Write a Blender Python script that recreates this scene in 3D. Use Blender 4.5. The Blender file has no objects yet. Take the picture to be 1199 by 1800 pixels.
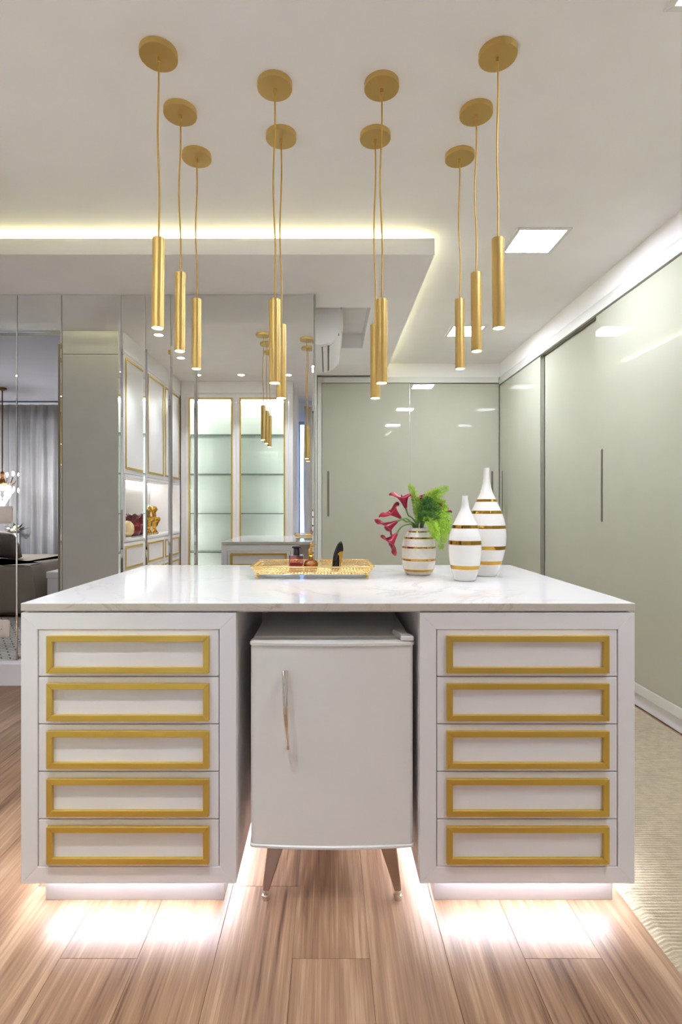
import bpy, bmesh, math, random
from mathutils import Vector, Matrix, Euler
random.seed(7)
S = bpy.context.scene
C = S.collection
PI = math.pi

# ------------------------------------------------------------------ camera, world, exposure
FPX, VPX, VPY, H = 960.0, 577.0, 895.0, 1.16       # focal length / vanishing point in photo pixels, eye height
cd = bpy.data.cameras.new('camera'); cam = bpy.data.objects.new('camera', cd); C.objects.link(cam)
cam.location = (0, 0, H); cam.rotation_euler = (PI/2, 0, 0)
cd.sensor_fit = 'AUTO'; cd.sensor_width = 36.0; cd.lens = FPX*36.0/1800.0
cd.shift_x = (599.5-VPX)/1800.0; cd.shift_y = (VPY-900.0)/1800.0
cd.clip_start = 0.02
S.camera = cam
w = bpy.data.worlds.new('dusk_sky'); S.world = w; w.use_nodes = True
bg = w.node_tree.nodes['Background']; bg.inputs[0].default_value = (0.30, 0.50, 1.0, 1); bg.inputs[1].default_value = 1.6
vs = S.view_settings
vs.view_transform = 'Standard'; vs.look = 'None'; vs.gamma = 1.0; vs.use_curve_mapping = False
vs.exposure = 1.80
PANEL_E, COVE_E, UNDER_E, SPOT_W, DOWN_W = 28.0, 15.0, 62.0, 1.3, 18.0
cy = S.cycles
cy.use_denoising = True; cy.use_adaptive_sampling = True; cy.adaptive_threshold = 0.10; cy.light_sampling_threshold = 0.02
cy.max_bounces = 7; cy.diffuse_bounces = 5; cy.glossy_bounces = 5; cy.transmission_bounces = 4; cy.transparent_max_bounces = 8
cy.caustics_reflective = True; cy.blur_glossy = 0.3; cy.caustics_refractive = False
cy.sample_clamp_indirect = 4.0

# ------------------------------------------------------------------ helpers: materials
def lin(c):
    return tuple(((v/255.0)/12.92 if v/255.0 <= 0.04045 else ((v/255.0+0.055)/1.055)**2.4) for v in c)
def mat(name, rgb, rough=0.5, metal=0.0, spec=0.5, var=0.03, vscale=6.0, bump=0.0, bscale=60.0, emit=None, estr=0.0, stretch=None, coat=0.0, trans=0.0, ior=1.45):
    m = bpy.data.materials.new(name); m.use_nodes = True
    nt = m.node_tree; N = nt.nodes; L = nt.links
    b = N['Principled BSDF']
    b.inputs['Roughness'].default_value = rough; b.inputs['Metallic'].default_value = metal
    b.inputs['Specular IOR Level'].default_value = spec; b.inputs['Coat Weight'].default_value = coat
    b.inputs['Coat Roughness'].default_value = 0.03
    b.inputs['Transmission Weight'].default_value = trans; b.inputs['IOR'].default_value = ior
    tc = N.new('ShaderNodeTexCoord'); mp = N.new('ShaderNodeMapping'); L.new(tc.outputs['Object'], mp.inputs[0])
    if stretch: mp.inputs['Scale'].default_value = stretch
    nz = N.new('ShaderNodeTexNoise'); nz.inputs['Scale'].default_value = vscale; nz.inputs['Detail'].default_value = 4 if var > 0.03 else 0
    L.new(mp.outputs[0], nz.inputs['Vector'])
    cr = N.new('ShaderNodeValToRGB')
    c = rgb
    cr.color_ramp.elements[0].position = 0.3; cr.color_ramp.elements[1].position = 0.7
    cr.color_ramp.elements[0].color = tuple(max(0, v*(1-var)) for v in c)+(1,)
    cr.color_ramp.elements[1].color = tuple(min(1, v*(1+var)) for v in c)+(1,)
    L.new(nz.outputs['Fac'], cr.inputs[0]); L.new(cr.outputs[0], b.inputs['Base Color'])
    if bump > 0.1:
        n2 = N.new('ShaderNodeTexNoise'); n2.inputs['Scale'].default_value = bscale; n2.inputs['Detail'].default_value = 3
        L.new(mp.outputs[0], n2.inputs['Vector'])
        bp = N.new('ShaderNodeBump'); bp.inputs['Strength'].default_value = bump; bp.inputs['Distance'].default_value = 0.002
        L.new(n2.outputs['Fac'], bp.inputs['Height']); L.new(bp.outputs[0], b.inputs['Normal'])
    if emit:
        b.inputs['Emission Color'].default_value = tuple(emit)+(1,); b.inputs['Emission Strength'].default_value = estr
    return m
def thin_glass(name, tint, refl=0.1):
    m = bpy.data.materials.new(name); m.use_nodes = True
    nt = m.node_tree; N = nt.nodes; L = nt.links; N.clear()
    o = N.new('ShaderNodeOutputMaterial'); mx = N.new('ShaderNodeMixShader'); t = N.new('ShaderNodeBsdfTransparent'); g = N.new('ShaderNodeBsdfGlossy')
    t.inputs[0].default_value = tuple(tint)+(1,); g.inputs['Roughness'].default_value = 0.02
    fr = N.new('ShaderNodeFresnel'); fr.inputs[0].default_value = 1.5
    L.new(fr.outputs[0], mx.inputs[0]); L.new(t.outputs[0], mx.inputs[1]); L.new(g.outputs[0], mx.inputs[2]); L.new(mx.outputs[0], o.inputs[0])
    return m
def marble_mat(name, base, vein, warm, scale=2.2, amount=0.55, rough=0.08):
    m = bpy.data.materials.new(name); m.use_nodes = True
    nt = m.node_tree; N = nt.nodes; L = nt.links; b = N['Principled BSDF']
    tc = N.new('ShaderNodeTexCoord'); mp = N.new('ShaderNodeMapping'); L.new(tc.outputs['Object'], mp.inputs[0])
    mp.inputs['Rotation'].default_value = (0.3, 0.5, 0.7); mp.inputs['Location'].default_value = (3.1, 1.7, 0.4)
    n1 = N.new('ShaderNodeTexNoise'); n1.inputs['Scale'].default_value = scale; n1.inputs['Detail'].default_value = 8; n1.inputs['Distortion'].default_value = 1.6; n1.inputs['Roughness'].default_value = 0.62
    L.new(mp.outputs[0], n1.inputs['Vector'])
    r1 = N.new('ShaderNodeValToRGB'); e = r1.color_ramp.elements
    e[0].position = 0.455; e[0].color = (0, 0, 0, 1); e[1].position = 0.5; e[1].color = (1, 1, 1, 1)
    e2 = e.new(0.53); e2.color = (0, 0, 0, 1)
    L.new(n1.outputs['Fac'], r1.inputs[0])
    n2 = N.new('ShaderNodeTexNoise'); n2.inputs['Scale'].default_value = scale*0.9; n2.inputs['Detail'].default_value = 5
    L.new(mp.outputs[0], n2.inputs['Vector'])
    r2 = N.new('ShaderNodeValToRGB'); r2.color_ramp.elements[0].position = 0.5; r2.color_ramp.elements[1].position = 0.68
    L.new(n2.outputs['Fac'], r2.inputs[0])
    mu = N.new('ShaderNodeMath'); mu.operation = 'MULTIPLY'; L.new(r1.outputs[0], mu.inputs[0]); L.new(r2.outputs[0], mu.inputs[1])
    m2 = N.new('ShaderNodeMath'); m2.operation = 'MULTIPLY'; m2.inputs[1].default_value = amount; L.new(mu.outputs[0], m2.inputs[0])
    a = N.new('ShaderNodeMix'); a.data_type = 'RGBA'; a.inputs['A'].default_value = tuple(base)+(1,); a.inputs['B'].default_value = tuple(warm)+(1,)
    rr = N.new('ShaderNodeMath'); rr.operation = 'MULTIPLY'; rr.inputs[1].default_value = 0.35; L.new(r2.outputs[0], rr.inputs[0]); L.new(rr.outputs[0], a.inputs['Factor'])
    c = N.new('ShaderNodeMix'); c.data_type = 'RGBA'; L.new(a.outputs['Result'], c.inputs['A']); c.inputs['B'].default_value = tuple(vein)+(1,)
    L.new(m2.outputs[0], c.inputs['Factor']); L.new(c.outputs['Result'], b.inputs['Base Color'])
    b.inputs['Roughness'].default_value = rough
    return m
def wood_mat(name):
    m = bpy.data.materials.new(name); m.use_nodes = True
    nt = m.node_tree; N = nt.nodes; L = nt.links; b = N['Principled BSDF']
    tc = N.new('ShaderNodeTexCoord'); oi = N.new('ShaderNodeObjectInfo')
    ra = N.new('ShaderNodeVectorMath'); ra.operation = 'SCALE'; ra.inputs[0].default_value = (17.0, 31.0, 7.0); L.new(oi.outputs['Random'], ra.inputs['Scale'])
    ad = N.new('ShaderNodeVectorMath'); ad.operation = 'ADD'; L.new(tc.outputs['Object'], ad.inputs[0]); L.new(ra.outputs[0], ad.inputs[1])
    mp = N.new('ShaderNodeMapping'); mp.inputs['Scale'].default_value = (5.5, 0.62, 1.0); L.new(ad.outputs[0], mp.inputs[0])
    n1 = N.new('ShaderNodeTexNoise'); n1.inputs['Scale'].default_value = 1.15; n1.inputs['Detail'].default_value = 2.5; n1.inputs['Distortion'].default_value = 0.5
    L.new(mp.outputs[0], n1.inputs['Vector'])
    k = N.new('ShaderNodeMath'); k.operation = 'MULTIPLY'; k.inputs[1].default_value = 40.0; L.new(n1.outputs['Fac'], k.inputs[0])
    sn = N.new('ShaderNodeMath'); sn.operation = 'SINE'; L.new(k.outputs[0], sn.inputs[0])
    mp2 = N.new('ShaderNodeMapping'); mp2.inputs['Scale'].default_value = (110.0, 3.0, 1.0); L.new(ad.outputs[0], mp2.inputs[0])
    n2 = N.new('ShaderNodeTexNoise'); n2.inputs['Scale'].default_value = 1.0; n2.inputs['Detail'].default_value = 6; n2.inputs['Roughness'].default_value = 0.65
    L.new(mp2.outputs[0], n2.inputs['Vector'])
    mp3 = N.new('ShaderNodeMapping'); mp3.inputs['Scale'].default_value = (14.0, 1.1, 1.0); L.new(ad.outputs[0], mp3.inputs[0])
    n3 = N.new('ShaderNodeTexNoise'); n3.inputs['Scale'].default_value = 1.0; n3.inputs['Detail'].default_value = 4; L.new(mp3.outputs[0], n3.inputs['Vector'])
    s1 = N.new('ShaderNodeMath'); s1.operation = 'MULTIPLY_ADD'; s1.inputs[1].default_value = 0.095; L.new(sn.outputs[0], s1.inputs[0]); fm_ = N.new('ShaderNodeMath'); fm_.operation = 'MULTIPLY_ADD'; fm_.inputs[1].default_value = 1.0; fm_.inputs[2].default_value = 0.0; L.new(n2.outputs['Fac'], fm_.inputs[0]); L.new(fm_.outputs[0], s1.inputs[2])
    s2 = N.new('ShaderNodeMath'); s2.operation = 'MULTIPLY_ADD'; s2.inputs[1].default_value = 0.6; L.new(n3.outputs['Fac'], s2.inputs[0]); L.new(s1.outputs[0], s2.inputs[2])
    s3 = N.new('ShaderNodeMath'); s3.operation = 'MULTIPLY_ADD'; s3.inputs[1].default_value = 0.12; L.new(oi.outputs['Random'], s3.inputs[0]); L.new(s2.outputs[0], s3.inputs[2])
    cr = N.new('ShaderNodeValToRGB'); e = cr.color_ramp.elements
    e[0].position = 0.62; e[0].color = lin((88, 60, 39))+(1,)
    e[1].position = 1.25; e[1].color = lin((168, 138, 109))+(1,)
    q = N.new('ShaderNodeMath'); q.operation = 'MULTIPLY'; q.inputs[1].default_value = 0.8; L.new(s3.outputs[0], q.inputs[0])
    e[0].position = 0.43; e[1].position = 0.87
    x = e.new(0.56); x.color = lin((125, 94, 70))+(1,)
    x = e.new(0.74); x.color = lin((147, 115, 87))+(1,)
    L.new(q.outputs[0], cr.inputs[0]); L.new(cr.outputs[0], b.inputs['Base Color'])
    bp = N.new('ShaderNodeBump'); bp.inputs['Strength'].default_value = 0.12; bp.inputs['Distance'].default_value = 0.001
    L.new(n2.outputs['Fac'], bp.inputs['Height']); L.new(bp.outputs[0], b.inputs['Normal'])
    b.inputs['Roughness'].default_value = 0.42
    return m
def lattice_mat(name):
    m = mat(name, lin((205, 200, 192)), 0.95, bump=0.4, bscale=400)
    nt = m.node_tree; N = nt.nodes; L = nt.links; b = N['Principled BSDF']
    tc = N.new('ShaderNodeTexCoord'); mp = N.new('ShaderNodeMapping'); mp.inputs['Rotation'].default_value = (0, 0, 0.6); mp.inputs['Scale'].default_value = (1, 1, 1)
    L.new(tc.outputs['Object'], mp.inputs[0])
    br = N.new('ShaderNodeTexBrick'); br.inputs['Scale'].default_value = 4.5; br.inputs['Mortar Size'].default_value = 0.025
    br.inputs['Color1'].default_value = lin((214, 210, 204))+(1,); br.inputs['Color2'].default_value = lin((200, 196, 190))+(1,); br.inputs['Mortar'].default_value = lin((110, 104, 100))+(1,)
    L.new(mp.outputs[0], br.inputs['Vector']); L.new(br.outputs['Color'], b.inputs['Base Color'])
    return m
def fabric_translucent(name, rgb, amount=0.35):
    m = mat(name, rgb, 0.9, bump=0.15, bscale=500)
    nt = m.node_tree; N = nt.nodes; L = nt.links; b = N['Principled BSDF']; o = N['Material Output']
    t = N.new('ShaderNodeBsdfTranslucent'); t.inputs[0].default_value = tuple(rgb)+(1,)
    mx = N.new('ShaderNodeMixShader'); mx.inputs[0].default_value = amount
    L.new(b.outputs[0], mx.inputs[1]); L.new(t.outputs[0], mx.inputs[2]); L.new(mx.outputs[0], o.inputs[0])
    return m

M = {}
M['plaster'] = mat('plaster_white', lin((248, 246, 243)), 0.75, var=0.01, bump=0.05, bscale=200)
M['lacquer'] = mat('white_satin_lacquer', lin((238, 236, 237)), 0.42, var=0.008, bump=0.03, bscale=700)
M['greylacquer'] = mat('grey_end_panel', lin((234, 231, 228)), 0.5, var=0.02)
M['greyceil'] = mat('grey_ceiling_paint', lin((196, 194, 200)), 0.8, var=0.01)
M['tan'] = mat('tan_jamb', lin((168, 152, 128)), 0.5)
M['glassdoor'] = mat('back_painted_glass', lin((187, 187, 168)), 0.02, var=0.008, spec=0.5)
M['alu'] = mat('satin_aluminium', lin((176, 176, 168)), 0.35, metal=0.8)
M['frame'] = mat('wardrobe_frame', lin((222, 222, 212)), 0.4, var=0.01)
M['slot'] = mat('dark_handle_slot', lin((128, 122, 108)), 0.4, metal=0.4)
M['gold'] = mat('satin_gold_paint', lin((216, 183, 90)), 0.38, metal=0.7, var=0.03, vscale=8)
M['pgold'] = mat('brushed_gold_lamp', lin((214, 182, 112)), 0.38, metal=0.8, var=0.02, vscale=20)
M['cord'] = mat('gold_cord', lin((214, 170, 78)), 0.6, metal=0.2)
M['giltwire'] = mat('gilt_wire', lin((232, 204, 142)), 0.26, metal=0.95, var=0.15, vscale=120)
M['polgold'] = mat('polished_gold', lin((226, 178, 80)), 0.12, metal=1.0, var=0.08, vscale=30)
M['lustre'] = mat('gold_lustre_glaze', lin((190, 148, 62)), 0.06, metal=1.0, var=0.12, vscale=20)
M['ceramic'] = mat('white_ceramic', lin((236, 234, 229)), 0.12, var=0.01, coat=0.3)
M['crackle'] = mat('cream_ceramic', lin((228, 223, 212)), 0.25, var=0.05, vscale=60)
M['marble'] = marble_mat('white_marble', lin((218, 217, 216)), lin((172, 166, 154)), lin((226, 222, 216)), scale=2.6, amount=0.45)
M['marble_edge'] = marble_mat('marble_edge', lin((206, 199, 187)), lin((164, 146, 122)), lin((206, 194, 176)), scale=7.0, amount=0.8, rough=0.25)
M['mirror'] = mat('mirror_silver', (0.80, 0.81, 0.79), 0.0, metal=1.0, var=0.0)
M['wood'] = wood_mat('oak_plank')
M['rug'] = mat('beige_loop_pile', lin((168, 155, 130)), 0.95, var=0.10, vscale=40, bump=0.6, bscale=260)
M['rug2'] = lattice_mat('patterned_rug')
M['fridge'] = mat('fridge_enamel', lin((236, 234, 229)), 0.33, var=0.008, bump=0.06, bscale=500)
M['fridgetrim'] = mat('fridge_trim', lin((230, 228, 222)), 0.25, var=0.005)
M['chrome'] = mat('chrome', lin((225, 220, 214)), 0.06, metal=1.0, var=0.0)
M['leg'] = mat('polished_steel_leg', lin((190, 172, 156)), 0.16, metal=1.0, var=0.03, vscale=14)
M['plastic'] = mat('white_plastic', lin((232, 230, 226)), 0.35, var=0.005)
M['dark'] = mat('dark_gap', lin((38, 36, 34)), 0.6)
M['blackgloss'] = mat('black_gloss', lin((14, 11, 12)), 0.05, var=0.1)
M['panel'] = mat('panel_diffuser', (0.9, 0.9, 0.9), 0.5, emit=(0.96, 1.0, 1.16), estr=PANEL_E)
M['bulb'] = mat('lamp_lens', (0.9, 0.9, 0.9), 0.4, emit=(1.0, 0.97, 0.92), estr=10.0)
M['cove'] = mat('cove_led', (0.9, 0.9, 0.8), 0.5, emit=(0.98, 0.96, 0.56), estr=COVE_E)
M['cove2'] = mat('cove_led_side', (0.9, 0.9, 0.8), 0.5, emit=(0.98, 0.96, 0.56), estr=COVE_E*0.45)
M['under'] = mat('under_led', (0.9, 0.9, 0.9), 0.5, emit=(0.92, 0.98, 1.16), estr=UNDER_E)
M['caseled'] = mat('case_led', (0.9, 0.9, 0.9), 0.5, emit=(0.97, 1.0, 1.02), estr=20.0)
M['nicheled'] = mat('niche_led', (0.9, 0.9, 0.9), 0.5, emit=(1.0, 0.98, 0.92), estr=8.0)
M['sidefill'] = mat('case_side_fill', (0.9, 0.9, 0.9), 0.5, emit=(0.97, 1.0, 1.02), estr=15.0)  # added fill glow for the display cabinet interior
M['caseback'] = mat('pale_green_glass_back', lin((230, 235, 226)), 0.15, var=0.01)
M['pane'] = thin_glass('clear_pane', (0.97, 0.985, 0.975))
M['shelfglass'] = thin_glass('shelf_glass', (0.88, 0.95, 0.91))
M['shelfedge'] = mat('green_glass_edge', lin((66, 92, 80)), 0.15)
M['curtain'] = fabric_translucent('grey_curtain', lin((186, 182, 180)), 0.30)
M['curtain2'] = fabric_translucent('taupe_curtain', lin((226, 222, 218)), 0.15)
M['bed'] = mat('taupe_bedspread', lin((150, 140, 126)), 0.9, var=0.06, bump=0.3, bscale=200)
M['pillow'] = mat('taupe_pillow', lin((132, 122, 114)), 0.9, var=0.06, bump=0.3, bscale=300)
M['crystal'] = mat('self_lit_crystal', (0.95, 0.95, 0.95), 0.05, emit=(1.0, 0.95, 0.86), estr=4.0)  # drops emit by themselves, in place of lamplight caught in the crystal
M['bulb2'] = mat('chandelier_bulb', (0.9, 0.9, 0.9), 0.4, emit=(1.0, 0.92, 0.8), estr=12.0)
M['petal'] = mat('calla_petal', lin((150, 14, 48)), 0.35, var=0.22, vscale=40)
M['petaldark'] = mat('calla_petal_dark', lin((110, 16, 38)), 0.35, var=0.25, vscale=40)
M['spadix'] = mat('spadix', lin((120, 40, 40)), 0.6)
M['stem'] = mat('green_stem', lin((104, 136, 62)), 0.5, var=0.15, vscale=50)
M['fernlight'] = mat('fern_light', lin((158, 196, 52)), 0.6, var=0.25, vscale=40)
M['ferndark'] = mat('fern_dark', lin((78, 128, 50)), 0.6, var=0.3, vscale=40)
M['redglass'] = mat('oxblood_glaze', lin((112, 10, 18)), 0.06, var=0.25, vscale=12, coat=0.5)
M['cream'] = mat('cream_glaze', lin((226, 200, 150)), 0.25, var=0.06)
M['rose'] = thin_glass('rose_glass', lin((246, 206, 204)))
M['roseliquid'] = mat('rose_liquid', lin((190, 96, 100)), 0.05)
M['clear'] = thin_glass('clear_glass', (0.94, 0.93, 0.90))
M['amber'] = mat('amber_liquid', lin((236, 140, 56)), 0.05, var=0.25, vscale=60)
M['leaf'] = mat('flower_leaf', lin((66, 82, 44)), 0.6, var=0.2)
M['blossom'] = mat('cream_blossom', lin((226, 220, 196)), 0.7, var=0.06)
M['beige'] = mat('socket_beige', lin((226, 212, 202)), 0.4, var=0.005)
M['winglass'] = thin_glass('window_glass', (0.92, 0.96, 1.0))
M['bronze'] = mat('aged_brass', lin((120, 84, 48)), 0.35, metal=0.9, var=0.2, vscale=30)

for k_ in ('crystal', 'bulb', 'bulb2'): M[k_].cycles.emission_sampling = 'NONE'
# ------------------------------------------------------------------ helpers: geometry
class MB:
    def __init__(s): s.v = []; s.f = []
    def add(s, vs_, fs):
        o = len(s.v); s.v += [tuple(p) for p in vs_]; s.f += [tuple(i+o for i in f) for f in fs]; return s
    def box(s, x0, x1, y0, y1, z0, z1):
        v = [(x0,y0,z0),(x1,y0,z0),(x1,y1,z0),(x0,y1,z0),(x0,y0,z1),(x1,y0,z1),(x1,y1,z1),(x0,y1,z1)]
        return s.add(v, [(0,3,2,1),(4,5,6,7),(0,1,5,4),(1,2,6,5),(2,3,7,6),(3,0,4,7)])
    def hexa(s, bot, top):
        return s.add(list(bot)+list(top), [(0,3,2,1),(4,5,6,7),(0,1,5,4),(1,2,6,5),(2,3,7,6),(3,0,4,7)])
    def loft(s, secs, caps=True, close=True):
        n = len(secs[0]); o = []
        v = [p for q in secs for p in q]; f = []
        for i in range(len(secs)-1):
            for j in range(n if close else n-1):
                a, b = i*n+j, i*n+(j+1) % n
                f.append((a, b, b+n, a+n))
        if caps:
            f.append(tuple(range(n-1, -1, -1))); f.append(tuple(range((len(secs)-1)*n, len(secs)*n)))
        return s.add(v, f)
    def lathe(s, prof, seg=32, c=(0, 0, 0)):
        secs = [[(c[0]+r*math.cos(2*PI*j/seg), c[1]+r*math.sin(2*PI*j/seg), c[2]+z) for j in range(seg)] for r, z in prof]
        return s.loft(secs)
    def tube(s, pts, rad, seg=8, squash=1.0):
        pts = [Vector(p) for p in pts]
        if not isinstance(rad, (list, tuple)): rad = [rad]*len(pts)
        secs = []; up = None
        for i, p in enumerate(pts):
            t = (pts[min(i+1, len(pts)-1)]-pts[max(i-1, 0)]).normalized()
            if up is None:
                up = Vector((0, 0, 1)) if abs(t.z) < 0.9 else Vector((1, 0, 0))
            a = (up - t*up.dot(t)).normalized(); up = a; b = t.cross(a)
            secs.append([tuple(p+a*rad[i]*math.cos(2*PI*j/seg)+b*rad[i]*squash*math.sin(2*PI*j/seg)) for j in range(seg)])
        return s.loft(secs)
    def ball(s, c, r, seg=16, rings=10):
        if not isinstance(r, (list, tuple)): r = (r, r, r)
        secs = []
        for i in range(rings+1):
            a = -PI/2+PI*i/rings; k = max(math.cos(a), 1e-3)
            secs.append([(c[0]+r[0]*k*math.cos(2*PI*j/seg), c[1]+r[1]*k*math.sin(2*PI*j/seg), c[2]+r[2]*math.sin(a)) for j in range(seg)])
        return s.loft(secs)
    def torus(s, c, R, r, n, m=6, ax=None, sq=1.0):
        ax = ax or Matrix.Identity(3); v = []; f = []
        for i in range(n):
            a = 2*PI*i/n
            for j in range(m):
                b = 2*PI*j/m; q = R+r*math.cos(b)
                p = ax @ Vector((q*math.cos(a), q*math.sin(a)*sq, r*math.sin(b))); v.append((c[0]+p.x, c[1]+p.y, c[2]+p.z))
                f.append((i*m+j, ((i+1) % n)*m+j, ((i+1) % n)*m+(j+1) % m, i*m+(j+1) % m))
        return s.add(v, f)
    def ring(s, u0, u1, v0, v1, wd, w0, w1, mp):
        o = [(u0,v0),(u1,v0),(u1,v1),(u0,v1)]; n = [(u0+wd,v0+wd),(u1-wd,v0+wd),(u1-wd,v1-wd),(u0+wd,v1-wd)]
        for k in range(4):
            q = [o[k], o[(k+1) % 4], n[(k+1) % 4], n[k]]
            s.hexa([mp(a, b, w0) for a, b in q], [mp(a, b, w1) for a, b in q])
        return s
    def mesh(s, name, smooth=None, off=(0, 0, 0)):
        me = bpy.data.meshes.new(name)
        me.from_pydata([(p[0]-off[0], p[1]-off[1], p[2]-off[2]) for p in s.v], [], s.f)
        bm = bmesh.new(); bm.from_mesh(me); bmesh.ops.recalc_face_normals(bm, faces=bm.faces); bm.to_mesh(me); bm.free()
        if smooth is not None:
            me.polygons.foreach_set('use_smooth', [True]*len(me.polygons)); me.set_sharp_from_angle(angle=math.radians(smooth))
        return me
def wloc(o):
    p = Vector((0, 0, 0))
    while o: p += o.location; o = o.parent
    return p
def part(name, mb, m, parent=None, smooth=None, bevel=0, label=None, kind=None, seg=2):
    off = wloc(parent) if parent else (0, 0, 0)
    me = mb.mesh(name, smooth, off); me.materials.append(m)
    o = bpy.data.objects.new(name, me); C.objects.link(o); o.parent = parent
    if bevel:
        b = o.modifiers.new('bevel', 'BEVEL'); b.width = bevel; b.segments = seg; b.limit_method = 'ANGLE'; b.angle_limit = math.radians(40)
    if label: o['label'] = label
    if kind: o['kind'] = kind
    return o
def thing(name, label, cat, loc=(0, 0, 0), group=None, kind=None):
    o = bpy.data.objects.new(name, None); C.objects.link(o); o.location = loc; o.empty_display_size = 0.05
    o['label'] = label; o['category'] = cat
    if group: o['group'] = group
    if kind: o['kind'] = kind
    return o
def solo(name, mb, m, label, cat, origin=(0, 0, 0), group=None, **k):
    me = mb.mesh(name, k.get('smooth'), origin); me.materials.append(m)
    o = bpy.data.objects.new(name, me); C.objects.link(o); o.location = origin
    if k.get('bevel'):
        b = o.modifiers.new('bevel', 'BEVEL'); b.width = k['bevel']; b.segments = 2; b.limit_method = 'ANGLE'
    o['label'] = label; o['category'] = cat
    if group: o['group'] = group
    return o
def struct(name, mb, m, label=None, parent=None, bevel=0, smooth=None):
    o = part(name, mb, m, parent, smooth, bevel)
    if parent is None: o['kind'] = 'structure'
    if label: o['label'] = label
    return o
def B(*a): return MB().box(*a)
def spot(name, loc, watt, ang, col, parent, blend=0.5, size=0.02, aim=None):
    l = bpy.data.lights.new(name, 'SPOT'); l.energy = watt; l.spot_size = math.radians(ang); l.spot_blend = blend; l.color = col; l.shadow_soft_size = size
    o = bpy.data.objects.new(name, l); C.objects.link(o); o.parent = parent
    o.location = Vector(loc)-wloc(parent)
    return o

# ------------------------------------------------------------------ the setting
CEIL = 2.705; XR = 1.818; YB = 5.79; YM = 3.60; YW = -0.60; XL = -5.7
floor = struct('floor', B(XL, XR+0.6, YW, YB+0.6, -0.05, -0.006), M['wood'], 'warm brown wood plank floor')
floor['category'] = 'floor'
plank = B(-0.0996, 0.0996, -0.5996, 0.5996, -0.006, 0.0).mesh('plank'); plank.materials.append(M['wood'])
PH = {0: 1.41, 2: 1.68, 1: 2.03}
for k in range(-11, 6):
    xc = 0.007+0.2*k; ph = PH[k % 3]
    for j in range(-1, 2):
        yc = ph+1.2*j+0.6
        if yc+0.6 < 0.7 or yc-0.6 > 3.58: continue
        o = bpy.data.objects.new('plank', plank); C.objects.link(o); o.parent = floor; o.location = (xc, yc, 0)
        b = o.modifiers.new('bevel', 'BEVEL'); b.width = 0.0006; b.segments = 1
struct('ceiling', MB().box(-2.45, XR+0.6, YW, YB+0.6, CEIL, CEIL+0.05).box(XL, -2.45, 2.43, YM+0.2, CEIL, CEIL+0.05), M['plaster'], 'smooth white plaster ceiling')
struct('ceiling_bedroom', MB().box(XL, -2.302, YW, 2.43, 2.675, 2.7045), M['greyceil'], 'grey bedroom ceiling')
struct('wall_right', B(XR+0.6, XR+0.7, YW, YB+0.6, 0, CEIL), M['plaster'])
struct('wall_back', B(-0.22, XR+0.6, YB+0.6, YB+0.7, 0, CEIL), M['plaster'])
struct('wall_mirror', B(XL, -0.105, YM+0.012, YM+0.11, 0, CEIL), M['plaster'], 'white wall behind the mirror panels')
struct('wall_passage', B(-0.22, -0.12, YM+0.11, YB+0.6, 0, CEIL), M['plaster'], 'white passage wall that carries the air conditioner')
struct('wall_left', B(XL-0.1, XL, YW, YM+0.2, 0, 2.7), M['plaster'])
struct('wall_partition', B(-0.52, -0.42, YW, 0.235, 0, CEIL), M['plaster'])
struct('wall_alcove', B(-2.45, -0.52, 0.10, 0.235, 0, CEIL), M['plaster'])
struct('wall_bedroom_side', B(-2.45, -2.35, YW, 0.10, 0, CEIL), M['plaster'])
# window wall behind the viewpoint with two openings
ww = MB()
ww.box(XL, -5.3, YW-0.15, YW, 0, CEIL); ww.box(-5.3, -2.6, YW-0.15, YW, 2.35, CEIL); ww.box(-5.3, -2.6, YW-0.15, YW, 0, 0.12)
ww.box(-2.6, -0.45, YW-0.15, YW, 0, CEIL); ww.box(-0.45, 1.5, YW-0.15, YW, 2.42, CEIL); ww.box(-0.45, 1.5, YW-0.15, YW, 0, 0.12); ww.box(1.5, XR+0.7, YW-0.15, YW, 0, CEIL)
struct('wall_window', ww, M['plaster'])
for n, (x0, x1, z1) in enumerate(((-0.45, 1.5, 2.42), (-5.3, -2.6, 2.35))):
    wf = MB().ring(x0, x1, 0.12, z1, 0.045, 0, 0.05, lambda u, v, q: (u, YW-0.10+q, v)).box((x0+x1)/2-0.02, (x0+x1)/2+0.02, YW-0.10, YW-0.05, 0.165, z1-0.045)
    wo = struct('window_%d' % (n+1), wf, M['alu'])
    part('glass_pane', B(x0+0.045, (x0+x1)/2-0.02, YW-0.078, YW-0.072, 0.165, z1-0.045), M['winglass'], wo)
    part('glass_pane', B((x0+x1)/2+0.02, x1-0.045, YW-0.078, YW-0.072, 0.165, z1-0.045), M['winglass'], wo)

# dropped soffit with cove lights and the air-conditioner pocket
SZ, ST, SX, SY = 2.577, 2.668, 0.593, 3.04
sf = MB()
sf.box(-2.45, SX, SY, 3.84, SZ, ST); sf.box(0.30, SX, 3.84, 4.81, SZ, ST); sf.box(-0.12, SX, 4.81, YB-0.01, SZ, ST)
soff = struct('ceiling_soffit', sf, M['plaster'], 'dropped white ceiling tray with hidden lights around its edge')
part('pocket_lining', MB().box(0.30, 0.312, 3.828, 4.822, ST, CEIL-0.001).box(-0.12, 0.30, 3.828, 3.84, ST, CEIL-0.001).box(-0.12, 0.30, 4.81, 4.822, ST, CEIL-0.001), M['plaster'], soff)
part('cove_led', B(-2.40, SX-0.07, SY+0.10, SY+0.115, ST, ST+0.008), M['cove'], soff)
part('cove_led', B(SX-0.085, SX-0.07, SY+0.13, YB-0.1, ST, ST+0.008), M['cove2'], soff)
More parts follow.
